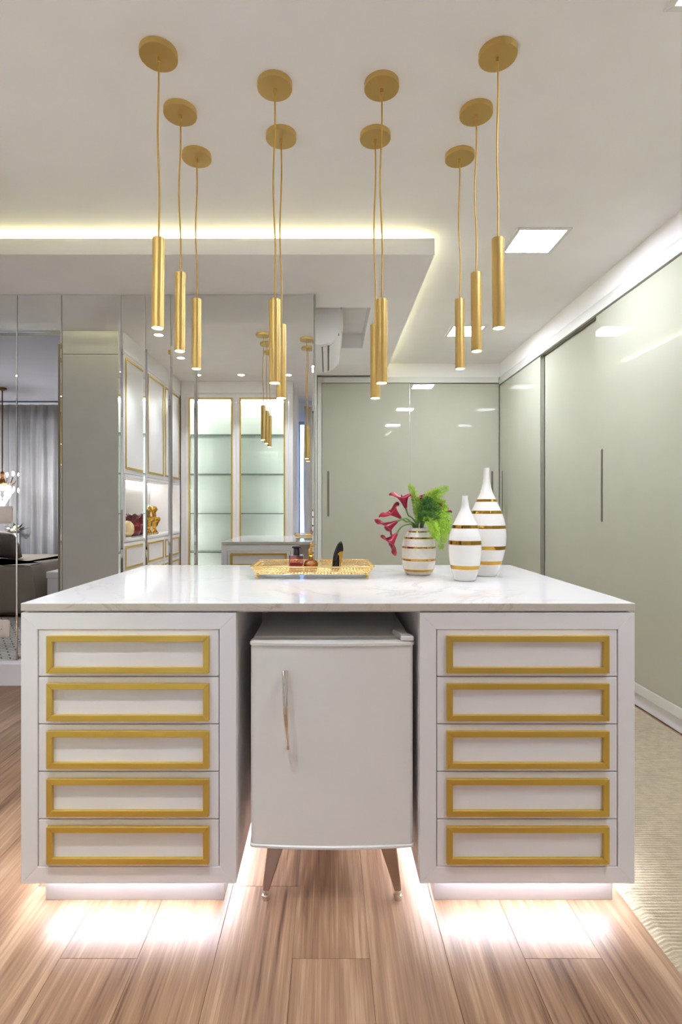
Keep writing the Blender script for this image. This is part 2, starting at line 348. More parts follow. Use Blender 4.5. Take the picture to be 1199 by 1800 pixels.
# frieze above the wardrobes
struct('trim_1', B(XR, XR+0.6, YW, YB+0.6, 2.56, CEIL), M['plaster'], 'plain white frieze above the side wardrobe')
struct('trim_2', B(SX, XR, YB, YB+0.6, 2.56, CEIL), M['plaster'], 'plain white frieze above the end wardrobe')
struct('trim_3', B(-0.12, SX, YB+0.001, YB+0.6, 2.577, CEIL), M['plaster'])
struct('baseboard_right', B(XR+0.004, XR+0.3, YW, YB, 0, 0.076), M['lacquer'], bevel=0.003)
bb = B(XL, -0.10, YM-0.012, YM+0.012, 0, 0.14); bb.hexa([(XL, YM-0.012, 0.14), (-0.10, YM-0.012, 0.14), (-0.10, YM+0.012, 0.14), (XL, YM+0.012, 0.14)], [(XL, YM-0.002, 0.16), (-0.10, YM-0.002, 0.16), (-0.10, YM+0.012, 0.16), (XL, YM+0.012, 0.16)])
struct('baseboard_mirror', bb, M['lacquer'], 'white baseboard under the mirror wall')

# mirror cladding
mw = thing('mirror_wall', 'tall bevelled mirror panels covering the wall behind the island', 'mirror', (-1.2, YM, 0.16))
ME = [-2.75, -2.051, -1.7585, -1.3687, -1.2056, -1.0405, -0.8718, -0.093]
BV = [0.004, 0.006, 0.005, 0.014, 0.013, 0.013, 0.012, 0.012]
TILT = [0, 0.0, 0.0, 0, 0.0, 0.0, 0, 0]
for i in range(7):
    a, b = ME[i]+0.001, ME[i+1]-0.001; z0, z1 = 0.162, SZ-0.003; bl, br = BV[i], BV[i+1]
    mb = MB(); yf, ye, yk = YM, YM+0.0035, YM+0.008
    fr = [(a+bl, yf, z0+0.006), (b-br, yf, z0+0.006), (b-br, yf, z1-0.006), (a+bl, yf, z1-0.006)]
    md = [(a, ye, z0), (b, ye, z0), (b, ye, z1), (a, ye, z1)]; bk = [(a, yk, z0), (b, yk, z0), (b, yk, z1), (a, yk, z1)]
    mb.loft([fr, md, bk])
    part('mirror_panel', mb, M['mirror'], mw)
part('edge_profile', B(-0.0925, -0.085, YM-0.004, YM+0.11, 0.162, SZ-0.003), M['alu'], mw)

# ------------------------------------------------------------------ wardrobes
def handle(door, axis, a, z0, z1, face, parent):
    mb = MB(); w2 = 0.011
    n = 10; loop = []
    for k in range(n+1): t = PI*k/n; loop.append((w2*math.cos(t), z1-w2+w2*math.sin(t)))
    for k in range(n+1): t = PI+PI*k/n; loop.append((w2*math.cos(t), z0+w2+w2*math.sin(t)))
    inn = [(u*0.62, (z0+z1)/2+(z-(z0+z1)/2)*0.985) for u, z in loop]
    f = (lambda u, z, d: (a+u, face-d, z)) if axis == 'y' else (lambda u, z, d: (face-d, a+u, z))
    rim = MB().loft([[f(u, z, -0.002) for u, z in loop], [f(u, z, 0.0025) for u, z in loop], [f(u, z, 0.0025) for u, z in inn], [f(u, z, 0.0004) for u, z in inn]])
    h = part('handle', rim, M['slot'], parent, label='long slim recessed metal handle')
rw = thing('sliding_wardrobe', 'glossy pale green-white sliding wardrobe along the right-hand wall', 'wardrobe', (XR, 2.6, 0.0))
part('top_fascia', MB().box(XR-0.002, XR+0.10, YW+0.02, YB, 2.533, 2.558).box(XR-0.010, XR+0.10, YW+0.02, YB, 2.478, 2.531), M['frame'], rw, bevel=0.001)
part('top_track', B(XR+0.012, XR+0.10, YW+0.02, YB, 2.470, 2.4775), M['slot'], rw)
part('bottom_rail', B(XR-0.006, XR+0.10, YW+0.02, YB, 0.080, 0.134), M['frame'], rw, bevel=0.001)
part('carcass', B(XR+0.10, XR+0.595, YW+0.02, YB+0.59, 0.08, 2.555), M['frame'], rw)
for (y0, y1, dx, hy) in ((4.68, 5.789, 0.0, 5.70), (3.66, 4.675, 0.036, 3.755), (2.60, 3.705, 0.0, 3.625), (1.55, 2.595, 0.036, 1.65), (0.45, 1.60, 0.0, 1.52), (YW+0.03, 0.445, 0.036, 0.2)):
    d = part('door', B(XR+dx, XR+dx+0.03, y0, y1, 0.137, 2.469), M['glassdoor'], rw, bevel=0.0012)
    if dx == 0.0:
        part('edge_profile', MB().box(XR-0.001, XR+0.031, y0-0.006, y0-0.0002, 0.137, 2.469), M['alu'], d)
    if y0 > 1.5: handle(None, 'x', hy, 1.075, 1.56, XR+dx, d)
bw = thing('sliding_wardrobe', 'glossy pale green-white sliding wardrobe closing the far end of the room', 'wardrobe', (0.85, YB, 0.0))
part('top_fascia', MB().box(-0.115, XR-0.012, YB-0.008, YB+0.10, 2.500, 2.558), M['frame'], bw, bevel=0.001)
part('top_track', B(-0.068, XR-0.001, YB+0.002, YB+0.10, 2.493, 2.4995), M['slot'], bw)
part('side_frame', B(-0.115, -0.070, YB-0.008, YB+0.10, 0.0, 2.4995), M['frame'], bw, bevel=0.001)
part('bottom_rail', B(-0.069, XR-0.012, YB-0.006, YB+0.10, 0.0, 0.134), M['frame'], bw, bevel=0.001)
part('carcass', B(-0.115, XR, YB+0.10, YB+0.59, 0.0, 2.555), M['frame'], bw)
for (x0, x1, dy, hx) in ((-0.066, 0.862, 0.0, 0.0), (0.840, XR-0.002, 0.014, 1.743)):
    d = part('door', B(x0, x1, YB+dy, YB+dy+0.011, 0.137, 2.492), M['glassdoor'], bw, bevel=0.0012)
    if dy == 0: part('edge_profile', B(x1+0.0002, x1+0.005, YB-0.001, YB+0.012, 0.137, 2.492), M['alu'], d)
    handle(None, 'y', hx, 1.08, 1.565, YB+dy, d)

# ------------------------------------------------------------------ island
YF, YK = 1.58, 2.66
wt = thing('worktop', 'white veined marble slab across the top of the island', 'worktop', (0, 2.12, 0.864))
sl = part('slab', B(-0.889, 0.888, YF-0.002, YK, 0.8655, 0.888), M['marble'], wt, bevel=0.0015)
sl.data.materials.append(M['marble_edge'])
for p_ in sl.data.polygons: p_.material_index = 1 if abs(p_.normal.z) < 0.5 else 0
part('shadow_gap_strip', B(-0.875, 0.874, YF+0.014, YK-0.014, 0.8605, 0.8655), M['greylacquer'], wt)
def pedestal(x0, x1, label):
    t = thing('drawer_cabinet', label, 'cabinet', ((x0+x1)/2, (YF+YK)/2, 0), 'white drawer cabinets of the island')
    zb, zt = 0.077, 0.860; bw_ = 0.048
    mb = MB()
    for (ya, yb_) in ((YF, YF+0.02), (YK-0.022, YK-0.002)):
        mb.ring(x0, x1, zb, zt, bw_, 0, 0.02, lambda u, v, q: (u, ya+q, v))
    mb.box(x0, x0+0.02, YF+0.02, YK-0.022, zb, zt); mb.box(x1-0.02, x1, YF+0.02, YK-0.022, zb, zt)
    mb.box(x0+0.02, x1-0.02, YF+0.02, YK-0.022, 0.099, 0.115); mb.box(x0+0.02, x1-0.02, YF+0.02, YK-0.022, zt-0.02, zt)
    part('carcass', mb, M['lacquer'], t, bevel=0.0007, seg=1)
    part('inner_divider', B(x0+0.02, x1-0.02, 2.10, 2.12, 0.115, zt-0.02), M['dark'], t)
    part('plinth', B(x0+0.05, x1-0.043, YF+0.041, YK-0.05, 0.0, 0.099), M['lacquer'], t, bevel=0.001)
    e_ = 0.0012
    def strip(p, q, ox, oy):   # thin light bar in the corner above the plinth, facing outwards and down
        a0, a1 = (p[0]+ox*0.002, p[1]+oy*0.002, 0.0810), (q[0]+ox*0.002, q[1]+oy*0.002, 0.0810); b0, b1 = (p[0]+ox*0.003, p[1]+oy*0.003, 0.0855), (q[0]+ox*0.003, q[1]+oy*0.003, 0.0855)
        sh = lambda v: (v[0]-ox*e_, v[1]-oy*e_, v[2]+e_)
        part('under_light_strip', MB().hexa([a0, a1, b1, b0], [sh(a0), sh(a1), sh(b1), sh(b0)]), M['under'], t)
    g = 0.0025
    strip((x0+0.06, YF+0.041-g), (x1-0.053, YF+0.041-g), 0, -1)
    strip((x0+0.05-g, YF+0.06), (x0+0.05-g, YK-0.07), -1, 0)
    strip((x1-0.043+g, YF+0.06), (x1-0.043+g, YK-0.07), 1, 0)
    u0, u1 = x0+bw_, x1-bw_; dh = (0.8127-0.1248)/5
    for side in (0, 1):
        fm = (lambda u, v, q: (u, YF+0.002-q, v)) if side == 0 else (lambda u, v, q: (u, YK-0.004+q, v))
        for k in range(5):
            z1 = 0.8127-k*dh; z0 = z1-dh
            a, b = fm(u0+0.0026, z0+0.0016, -0.018), fm(u1-0.0026, z1-0.0016, 0)
            d = part('drawer', B(a[0], b[0], min(a[1], b[1]), max(a[1], b[1]), a[2], b[2]), M['lacquer'], t, bevel=0.0008)
            part('gold_frame', MB().ring(u0+0.029, u1-0.029, z0+0.0120, z1-0.0175, 0.0172, 0.0002, 0.0115, fm), M['gold'], d, bevel=0.0012, label='flat satin gold frame on the drawer front')
    return t
pedestal(-0.889, -0.2666, 'white cabinet with five gold-framed drawers left of the small fridge')
pedestal(0.265, 0.887, 'white cabinet with five gold-framed drawers right of the small fridge')
solo('modesty_panel', B(-0.266, 0.2645, 2.20, 2.218, 0.077, 0.8605), M['lacquer'], 'plain white back panel behind the small fridge', 'panel', (0, 2.2, 0.077))

# ------------------------------------------------------------------ fridge
fx0, fx1 = -0.2300, 0.2520; fy = 1.600
fr = thing('mini_fridge', 'small white retro fridge on splayed metal legs under the worktop', 'fridge', ((fx0+fx1)/2, 1.85, 0))
def plan(x0, x1, y0, y1, bow, r, z, n=14):
    pts = []
    for k in range(n+1):
        t = k/n; x = x0+r+(x1-x0-2*r)*t; pts.append((x, y0-bow*(1-(2*t-1)**2)+0.0, z))
    for k in range(1, 5):
        a = -PI/2+PI/2*k/4; pts.append((x1-r+r*math.cos(a), y0+r+r*math.sin(a), z))
    pts.append((x1, y1, z)); pts.append((x0, y1, z))
    for k in range(0, 4):
        a = PI+PI/2*k/4; pts.append((x0+r+r*math.cos(a), y0+r+r*math.sin(a), z))
    return pts
part('body', B(fx0+0.004, fx1-0.004, 1.652, 2.09, 0.175, 0.776), M['fridge'], fr, bevel=0.006, seg=3)
part('gasket', B(fx0+0.014, fx1-0.014, 1.641, 1.652, 0.185, 0.765), M['greylacquer'], fr)
door = part('door', MB().loft([plan(fx0+0.002, fx1-0.002, fy, 1.641, 0.011, 0.014, z) for z in (0.180, 0.762)]), M['fridge'], fr, smooth=35, bevel=0.002)
def band(z0, z1, e):
    return MB().loft([plan(fx0+q, fx1-q, fy-0.002+q, 1.641, 0.012, 0.014, z) for z, q in ((z0, 0.006), (z0+0.004, e), (z1-0.005, e), (z1, 0.006))])
part('top_trim', band(0.758, 0.774, -0.001), M['fridgetrim'], door, smooth=50)
part('bottom_trim', band(0.167, 0.182, -0.001), M['fridgetrim'], door, smooth=50)
hp = []
for k in range(17):
    t = k/16; z = 0.692-0.227*t
    out = 0.010+0.034*math.sin(PI*min(1, t*1.06+0.02))**0.8 if t < 0.94 else 0.008
    hp.append((-0.124+0.008*t, fy-0.010-out, z))
hr = [0.0098-0.0052*(k/16) for k in range(17)]
hd = part('handle', MB().tube(hp, hr, 10), M['chrome'], door, smooth=60, label='chrome curved pull handle')
for hb in ((-0.131, -0.117, fy-0.024, fy-0.0095, 0.668, 0.692), (-0.121, -0.114, fy-0.022, fy-0.0095, 0.466, 0.482)):
    part('handle_mount', B(*hb), M['chrome'], door, bevel=0.003)
part('hinge_cover', MB().hexa([(0.196, 1.70, 0.774), (0.222, 1.70, 0.774), (0.250, 1.615, 0.774), (0.214, 1.615, 0.774)], [(0.200, 1.695, 0.788), (0.220, 1.695, 0.788), (0.247, 1.620, 0.790), (0.218, 1.620, 0.790)]).box(0.212, 0.251, 1.597, 1.620, 0.774, 0.788), M['plastic'], fr, bevel=0.004, seg=3)
for sx in (-1, 1):
    cx = (fx0+fx1)/2
    for back in (0, 1):
        ty, by = (1.665, 1.625) if not back else (2.02, 2.06)
        tx, bx = cx+sx*0.163, cx+sx*0.196
        def sq(x, y, z, hx, hy): return [(x-hx, y-hy, z), (x+hx, y-hy, z), (x+hx, y+hy, z), (x-hx, y+hy, z)]
        lg = part('leg', MB().hexa(sq(bx, by, 0.030, 0.0105, 0.010), sq(tx, ty, 0.175, 0.028, 0.020)), M['leg'], fr, bevel=0.004)
        part('foot', MB().lathe([(0.011, 0.0), (0.0115, 0.002), (0.0115, 0.014), (0.0085, 0.016), (0.0085, 0.026), (0.011, 0.028), (0.011, 0.031)], 18, (bx, by, 0)), M['chrome'], lg, smooth=40)

# ------------------------------------------------------------------ pendants
def pendant(x, y, zbot, label, sway, tilt):
    L = 0.303; R = 0.0205; zt = zbot+L
    t = thing('pendant_lamp', label, 'pendant lamp', (x, y, CEIL), 'gold tube pendants over the island')
    part('canopy', MB().lathe([(0.063, CEIL), (0.0635, CEIL-0.018), (0.0625, CEIL-0.020), (0.004, CEIL-0.020)], 48, (x, y, 0)), M['pgold'], t, smooth=40)
    part('cord_grip', MB().lathe([(0.0055, CEIL-0.020), (0.0055, CEIL-0.036), (0.0035, CEIL-0.037)], 14, (x, y, 0)), M['pgold'], t, smooth=40)
    pts = []
    n = 26; za, zb = CEIL-0.036, zt
    for k in range(n+1):
        s_ = k/n; env = math.sin(PI*s_)
        pts.append((x+sway*env*math.sin(2.2*PI*s_+sway*300)*0.9-tilt*(1-s_)*0.0+tilt*s_*0.02, y+sway*0.6*env*math.cos(5*s_), za+(zb-za)*s_))
    part('cord', MB().tube(pts, 0.0030, 8), M['cord'], t, smooth=60)
    top = Vector(pts[-1])
    mb = MB().lathe([(0.003, 0.0), (R-0.001, 0.0), (R, -0.001), (R, -L), (R-0.0022, -L), (R-0.0022, -L+0.012), (0.003, -L+0.012)], 40)
    rot = Euler((0, tilt, 0)).to_matrix()
    mb.v = [tuple(top+rot@Vector(p)) for p in mb.v]
    tb = part('tube', mb, M['pgold'], t, smooth=40)
    ln = MB().lathe([(0.0005, -L+0.010), (R-0.0026, -L+0.010), (R-0.0026, -L+0.0035), (0.0005, -L+0.0025)], 28); ln.v = [tuple(top+rot@Vector(p)) for p in ln.v]
    part('lens', ln, M['bulb'], tb, smooth=40, label='glowing white lamp opening')
    e = top+rot@Vector((0, 0, -L-0.004))
    spot('pendant_light', e, SPOT_W, 78, (0.96, 1.0, 1.10), t, 0.7, 0.015)
PX, PXM = 0.573, 0.194
for nm, sx in (('left', -1), ('right', 1)):
    for q, (wd, yy) in enumerate((('nearest', 1.845), ('middle', 2.115), ('farthest', 2.38))):
        pendant(sx*PX, yy, 1.771, 'high-hung gold tube pendant lamp, %s of the outer %s-hand row of three' % (wd, nm), 0.004*(1+0.3*q)*(-1 if q % 2 else 1)*sx, sx*-0.012*(1.0 if q == 0 else 0.5)*1.0)
    for q, (wd, yy) in enumerate((('nearer', 1.982), ('farther', 2.253))):
        pendant(sx*PXM, yy, 1.617, 'low-hung gold tube pendant lamp, %s of the inner %s-hand pair' % (wd, nm), 0.006*(-1 if q else 1), 0.0)

# ------------------------------------------------------------------ ceiling lights
PL = ((1.19, 3.145, 'square ceiling panel light, the larger-looking one near the top right'), (1.19, 4.735, 'square ceiling panel light, the smaller-looking one behind the right-hand pendants'), (1.19, 1.540, 'square ceiling panel light just cut off by the top right corner'))
for x, y, lb in PL:
    t = thing('panel_light', lb, 'ceiling light', (x, y, CEIL), 'square ceiling panel lights')
    part('rim', MB().ring(x-0.152, x+0.152, y-0.152, y+0.152, 0.024, 0, 0.006, lambda u, v, q: (u, v, CEIL-0.0005-q)), M['plastic'], t, bevel=0.002)
    part('diffuser', B(x-0.128, x+0.128, y-0.128, y+0.128, CEIL-0.0035, CEIL-0.0005), M['panel'], t)
DL = ((-1.5, 2.37, 'round ceiling downlight nearest the mirror beside the gold-framed cabinets'), (-1.5, 1.64, 'round ceiling downlight midway along the gold-framed cabinets'), (-1.5, 0.93, 'round ceiling downlight in the corner of the glass and gold-framed cabinets'), (-1.0, 0.93, 'round ceiling downlight in front of the middle of the glass cabinet'), (-0.46, 0.93, 'round ceiling downlight at the outer end of the glass cabinet'), (1.22, 0.78, 'small round downlight, farthest from the window of three behind the viewpoint'), (1.22, 0.52, 'small round downlight, middle one of three behind the viewpoint'), (1.22, 0.26, 'small round downlight, nearest the window of three behind the viewpoint'))
for x, y, lb in DL:
    t = thing('downlight', lb, 'downlight', (x, y, CEIL), 'round ceiling downlights')
    part('rim', MB().lathe([(0.052, CEIL-0.0005), (0.052, CEIL-0.004), (0.040, CEIL-0.007), (0.038, CEIL-0.004), (0.038, CEIL-0.0006)], 28, (x, y, 0)), M['plastic'], t, smooth=40)
    part('lens', MB().lathe([(0.037, CEIL-0.001), (0.037, CEIL-0.004), (0.001, CEIL-0.004)], 28, (x, y, 0)), M['bulb'], t, smooth=40)
    spot('downlight_lamp', (x, y, CEIL-0.012), DOWN_W*(0.6 if x > 0 else 1.0), (110 if x > 0 else 72), (0.96, 1.0, 1.11), t, 0.9, 0.03)

# ------------------------------------------------------------------ air conditioner
ac = thing('air_conditioner', 'white split air conditioner in a ceiling pocket behind the mirror wall', 'air conditioner', (-0.12, 4.3, 2.33))
prof = [(-0.118, 2.640), (0.040, 2.640), (0.075, 2.625), (0.093, 2.59), (0.100, 2.53), (0.100, 2.47), (0.096, 2.43), (0.078, 2.405), (0.050, 2.372), (0.0, 2.345), (-0.06, 2.332), (-0.118, 2.332)]
part('housing', MB().loft([[(x, y, z) for x, z in prof] for y in (3.90, 4.72)]), M['plastic'], ac, smooth=30, bevel=0.004)
part('front_cover', MB().loft([[(x, y, z) for x, z in [(0.060, 2.645), (0.082, 2.628), (0.099, 2.59), (0.106, 2.53), (0.106, 2.47), (0.101, 2.428), (0.094, 2.428), (0.094, 2.60), (0.060, 2.636)]] for y in (3.895, 4.725)]), M['plastic'], ac, smooth=30)
for (xa, za, xb, zb_) in ((0.046, 2.372, 0.006, 2.349), (-0.004, 2.346, -0.040, 2.339)):
    dx, dz = xb-xa, zb_-za; ln_ = math.hypot(dx, dz); nx, nz = -dz/ln_, dx/ln_
    if nz > 0: nx, nz = -nx, -nz
    fl = part('louvre', MB().hexa([(xa, 3.96, za), (xa, 4.66, za), (xb, 4.66, zb_), (xb, 3.96, zb_)], [(xa+nx*0.006, 3.96, za+nz*0.006), (xa+nx*0.006, 4.66, za+nz*0.006), (xb+nx*0.006, 4.66, zb_+nz*0.006), (xb+nx*0.006, 3.96, zb_+nz*0.006)]), M['plastic'], ac, bevel=0.001)
for xs, zs in ((0.001, 2.344), (-0.044, 2.3345)):
    part('outlet_slot', B(xs-0.003, xs+0.003, 3.955, 4.665, zs-0.004, zs+0.004), M['dark'], ac)
part('outlet_slot', B(0.074, 0.078, 3.893, 3.899, 2.397, 2.412), M['dark'], ac)

# ------------------------------------------------------------------ rugs
def rug_mesh(x0, x1, y0, y1, pitch, h):
    nx = int((x1-x0)/0.022); ny = int((y1-y0)/pitch)*4
    rnd = random.Random(3); v = []; f = []
    for j in range(ny+1):
        for i in range(nx+1):
            r = abs(math.sin(PI*j/4.0)) * (0.75+0.5*rnd.random())
            e = 0 if i in (0, nx) or j in (0, ny) else 1
            v.append((x0+(x1-x0)*i/nx+(rnd.random()-0.5)*(0.008 if 0 < i < nx else 0.002), y0+(y1-y0)*j/ny, 0.001+e*(h-0.005+0.005*r)))
    for j in range(ny):
        for i in range(nx): f.append((j*(nx+1)+i, j*(nx+1)+i+1, (j+1)*(nx+1)+i+1, (j+1)*(nx+1)+i))
    return MB().add(v, f)
solo('area_rug', rug_mesh(0.878, 1.800, 0.75, 5.5, 0.0125, 0.013), M['rug'], 'beige ribbed loop-pile rug beside the island', 'rug', (1.34, 3.1, 0), smooth=80)

# ------------------------------------------------------------------ gold-framed cabinets on the left (seen in the mirror)
lc = thing('wall_cabinet', 'white built-in cupboard with gold-framed doors, drawers and a lit niche', 'cabinet', (-2.05, 1.55, 0))
cx = -1.775; cb = -2.30; y0, y1 = 0.62, 2.47
body = MB()
body.box(cb, cx-0.020, y0, y1-0.02, 0.0, 0.885); body.box(cb, cx-0.020, y0, y1-0.02, 1.455, 2.555)
body.box(cb, cb+0.16, y0, y1-0.02, 0.885, 1.455); body.box(cb+0.16, cx-0.020, y0, y0+0.06, 0.885, 1.455); body.box(cb+0.16, cx-0.02, y1-0.05, y1-0.02, 0.885, 1.455)
body.box(cb, cx-0.02, 0.24, y0, 0.0, 2.555)
part('carcass', body, M['lacquer'], lc)
part('end_panel', MB().box(cb, cx, y1-0.02, y1, 0.0, 2.50).box(cb, cx, y1-0.02, y1, 2.505, CEIL-0.002), M['greylacquer'], lc, label='plain grey side panel')
part('jamb', B(cb-0.045, cb-0.002, y1-0.12, y1-0.01, 0.0, CEIL-0.11), M['tan'], lc)
part('frieze', MB().box(cb, cx-0.004, 0.24, y1-0.021, 2.560, CEIL-0.002), M['lacquer'], lc)
part('crown_rail', B(cx-0.02, cx, y0+0.001, y1-0.021, 2.525, 2.556), M['lacquer'], lc, bevel=0.001)
nm = MB().box(cb+0.161, cb+0.175, y0+0.061, y1-0.051, 0.900, 1.454).box(cb+0.161, cx-0.004, y0+0.061, y1-0.051, 0.886, 0.900)
part('niche_lining', nm, M['marble'], lc)
part('niche_frame', MB().ring(y0+0.04, y1-0.03, 0.870, 1.470, 0.025, 0, 0.02, lambda u, v, q: (cx-0.02+q, u, v)), M['lacquer'], lc, bevel=0.001)
part('niche_led', B(cb+0.20, cb+0.215, y0+0.10, y1-0.10, 1.445, 1.4545), M['nicheled'], lc)
lx = lambda u, v, q: (cx-0.001+q, u, v)
cols = ((0.68, 1.285), (1.29, 1.855), (1.86, 2.45))
for (a, b) in cols:
    d = part('door', B(cx-0.0195, cx, a+0.002, b-0.002, 1.474, 2.522), M['lacquer'], lc, bevel=0.001)
    part('gold_frame', MB().ring(a+0.028, b-0.028, 1.515, 2.492, 0.018, 0.0012, 0.008, lx), M['gold'], d, bevel=0.001)
    for (z0, z1) in ((0.605, 0.862), (0.340, 0.601), (0.08, 0.336)):
        d = part('drawer', B(cx-0.0195, cx, a+0.002, b-0.002, z0, z1), M['lacquer'], lc, bevel=0.001)
        part('gold_frame', MB().ring(a+0.028, b-0.028, z0+0.028, z1-0.028, 0.018, 0.0012, 0.008, lx), M['gold'], d, bevel=0.001)
part('plinth', B(cx-0.019, cx-0.012, y0, y1-0.021, 0.0, 0.075), M['lacquer'], lc)

# ------------------------------------------------------------------ glass cabinet (seen in the mirror)
gc = thing('display_cabinet', 'pale green lit display cabinet with two gold-framed glass doors', 'cabinet', (-1.1, 0.43, 0))
gx0, gx1, gb, gf = -1.775, -0.425, 0.24, 0.62
body = MB()
body.box(gx0+0.001, gx1, gb, gb+0.02, 0.0, 2.555); body.box(gx0+0.001, gx0+0.03, gb+0.02, gf-0.021, 0, 2.555); body.box(gx1-0.03, gx1, gb+0.02, gf-0.021, 0, 2.555)
body.box(gx0+0.03, gx1-0.03, gb+0.02, gf-0.021, 0.0, 0.12); body.box(gx0+0.03, gx1-0.03, gb+0.02, gf-0.021, 2.52, 2.555)
part('carcass', body, M['lacquer'], gc)
part('back_panel', B(gx0+0.031, gx1-0.031, gb+0.0202, gb+0.026, 0.121, 2.519), M['caseback'], gc)
part('frieze', B(gx0+0.001, gx1, gb, gf-0.004, 2.560, CEIL-0.002), M['lacquer'], gc)
part('face_frame', MB().box(gx0+0.0005, -1.724, gf-0.02, gf, 0, 2.556).box(-0.476, gx1, gf-0.02, gf, 0, 2.556).box(-1.724, -0.476, gf-0.02, gf, 2.545, 2.556).box(-1.724, -0.476, gf-0.02, gf, 0, 0.10), M['lacquer'], gc, bevel=0.001)
part('led_and_fill_strip', B(gx0+0.06, gx1-0.06, gb+0.05, gb+0.066, 2.508, 2.5195), M['caseled'], gc)
for xs in (gx0+0.034, gx1-0.042):
    part('led_and_fill_strip', B(xs, xs+0.008, gf-0.034, gf-0.026, 0.16, 2.48), M['sidefill'], gc)  # upright strips added behind the door frames to brighten the lower shelves
gm = lambda u, v, q: (u, gf+q, v)
for (a, b) in ((-1.722, -1.1115), (-1.1085, -0.478)):
    d = part('door', MB().ring(a, b, 0.102, 2.543, 0.047, -0.0195, 0.0, gm), M['lacquer'], gc, bevel=0.001)
    part('gold_frame', MB().ring(a+0.041, b-0.041, 0.143, 2.502, 0.018, 0.0005, 0.008, gm), M['gold'], d, bevel=0.001)
    part('glass_pane', B(a+0.048, b-0.048, gf-0.014, gf-0.009, 0.150, 2.495), M['pane'], d)
for z in (2.067, 1.590, 1.110, 0.640):
    s_ = part('shelf', B(gx0+0.031, gx1-0.031, gb+0.027, gf-0.05, z-0.008, z), M['shelfglass'], gc)
    part('shelf_edge', B(gx0+0.031, gx1-0.031, gf-0.0499, gf-0.047, z-0.008, z), M['shelfedge'], s_)

# ------------------------------------------------------------------ curtains
def curtain(x0, x1, y, z0, z1, n, amp, m, label, seed):
    r = random.Random(seed); N = int((x1-x0)/0.012); ph = [r.random()*6.28 for _ in range(4)]
    secs = []
    zs = [z0+(z1-z0)*k/10 for k in range(11)]
    for z in zs:
        k = 1.0-0.45*((z-z0)/(z1-z0))**2; row = []
        for i in range(N+1):
            t = i/N; x = x0+(x1-x0)*t
            row.append((x+0.006*math.sin(3*z+i*0.3), y+amp*k*(math.sin(n*2*PI*t+ph[0]+1.1*math.sin(7*t+ph[1])+0.25*math.sin(1.5*z+5*t))+0.35*math.sin(n*3.7*PI*t+ph[2])), z))
        secs.append(row)
    mb = MB().loft(secs, caps=False, close=False)
    t = thing('curtain', label, 'curtain', ((x0+x1)/2, y, z0))
    o = part('drape', mb, m, t, smooth=80)
    so = o.modifiers.new('solid', 'SOLIDIFY'); so.thickness = 0.003
    part('track', B(x0, x1, y-0.02, y+0.02, z1+0.001, z1+0.03), M['plastic'], t)
curtain(-0.34, 1.80, -0.47, 0.02, 2.60, 14, 0.035, M['curtain2'], 'grey floor-length curtain with a blue gap of daylight beside the glass cabinet', 1)
curtain(-5.6, -2.50, -0.45, 0.02, 2.62, 22, 0.040, M['curtain'], 'silvery grey pleated bedroom curtain behind the bed', 2)

# ------------------------------------------------------------------ bedroom (seen in the mirror)
bed = thing('bed', 'bed with a taupe bedspread hanging to the floor', 'bed', (-4.2, 0.55, 0))
bx0, bx1, by0, by1 = -5.35, -3.20, -0.22, 1.32
part('base', B(bx0, bx1-0.06, by0+0.05, by1-0.06, 0.0, 0.30), M['pillow'], bed, bevel=0.02)
part('mattress', B(bx0, bx1-0.04, by0+0.03, by1-0.04, 0.301, 0.53), M['blossom'], bed, bevel=0.05, seg=4)
cov = MB(); r = random.Random(5); secs = []
def cov_loop(off, z, amp, n=150):
    L = []
    per = [(bx0, by1), (bx1, by1), (bx1, by0), (bx0, by0)]
    tot = 2*((bx1-bx0)+(by1-by0)); pts = []
    for k in range(n):
        d = tot*k/n; c = 0
        for e in range(4):
            a, b = Vector(per[e]), Vector(per[(e+1) % 4]); l = (b-a).length
            if d <= l+1e-9:
                p = a+(b-a)*(d/l); dr = (b-a).normalized(); nrm = Vector((-dr.y, dr.x)); ctr = Vector(((bx0+bx1)/2, (by0+by1)/2))
                if (p-ctr).dot(nrm) < 0: nrm = -nrm
                q = p+nrm*(off+amp*math.sin(k*0.9+1.3*math.sin(k*0.21))); L.append((q.x, q.y, z)); break
            d -= l
    return L
secs = [cov_loop(0.03, 0.05, 0.028), cov_loop(0.02, 0.3, 0.018), cov_loop(0.005, 0.50, 0.006), cov_loop(-0.02, 0.545, 0.0), cov_loop(-0.08, 0.555, 0.0), cov_loop(-0.3, 0.556, 0.0)]
part('bedspread', MB().loft(secs), M['bed'], bed, smooth=60)
part('headboard', B(bx0-0.10, bx0-0.035, by0-0.02, by1+0.05, 0.0, 1.15), M['bed'], bed, bevel=0.03, seg=3)
def pillow(c, sx, sy, sz, rot, label):
    mb = MB(); n = 18; secs = []
    for i in range(n+1):
        u = -1+2*i/n; ring = []
        for j in range(24):
            a = 2*PI*j/24; k = (1-abs(u)**3.5)**0.5 if abs(u) < 1 else 0.01
            k = max(k, 0.02); ca, sa = math.cos(a), math.sin(a)
            ring.append((u*sx, math.copysign(abs(ca)**0.6, ca)*sy*(0.82+0.18*k), math.copysign(abs(sa)**1.1, sa)*sz*k))
        secs.append(ring)
    mb.loft(secs); R_ = Euler(rot).to_matrix(); mb.v = [tuple(Vector(c)+R_@Vector(p)) for p in mb.v]
    return solo('pillow', mb, M['pillow'], label, 'pillow', c, smooth=60)
pillow((-3.96, 0.62, 0.735), 0.25, 0.19, 0.085, (1.0, 0.08, 0.15), 'taupe pillow propped on the bedspread in the mirrored bedroom')
solo('patterned_rug', B(-5.2, -2.42, 1.40, 3.15, 0.001, 0.012), M['rug2'], 'white bedroom rug with a grey line lattice', 'rug', (-3.8, 2.2, 0))
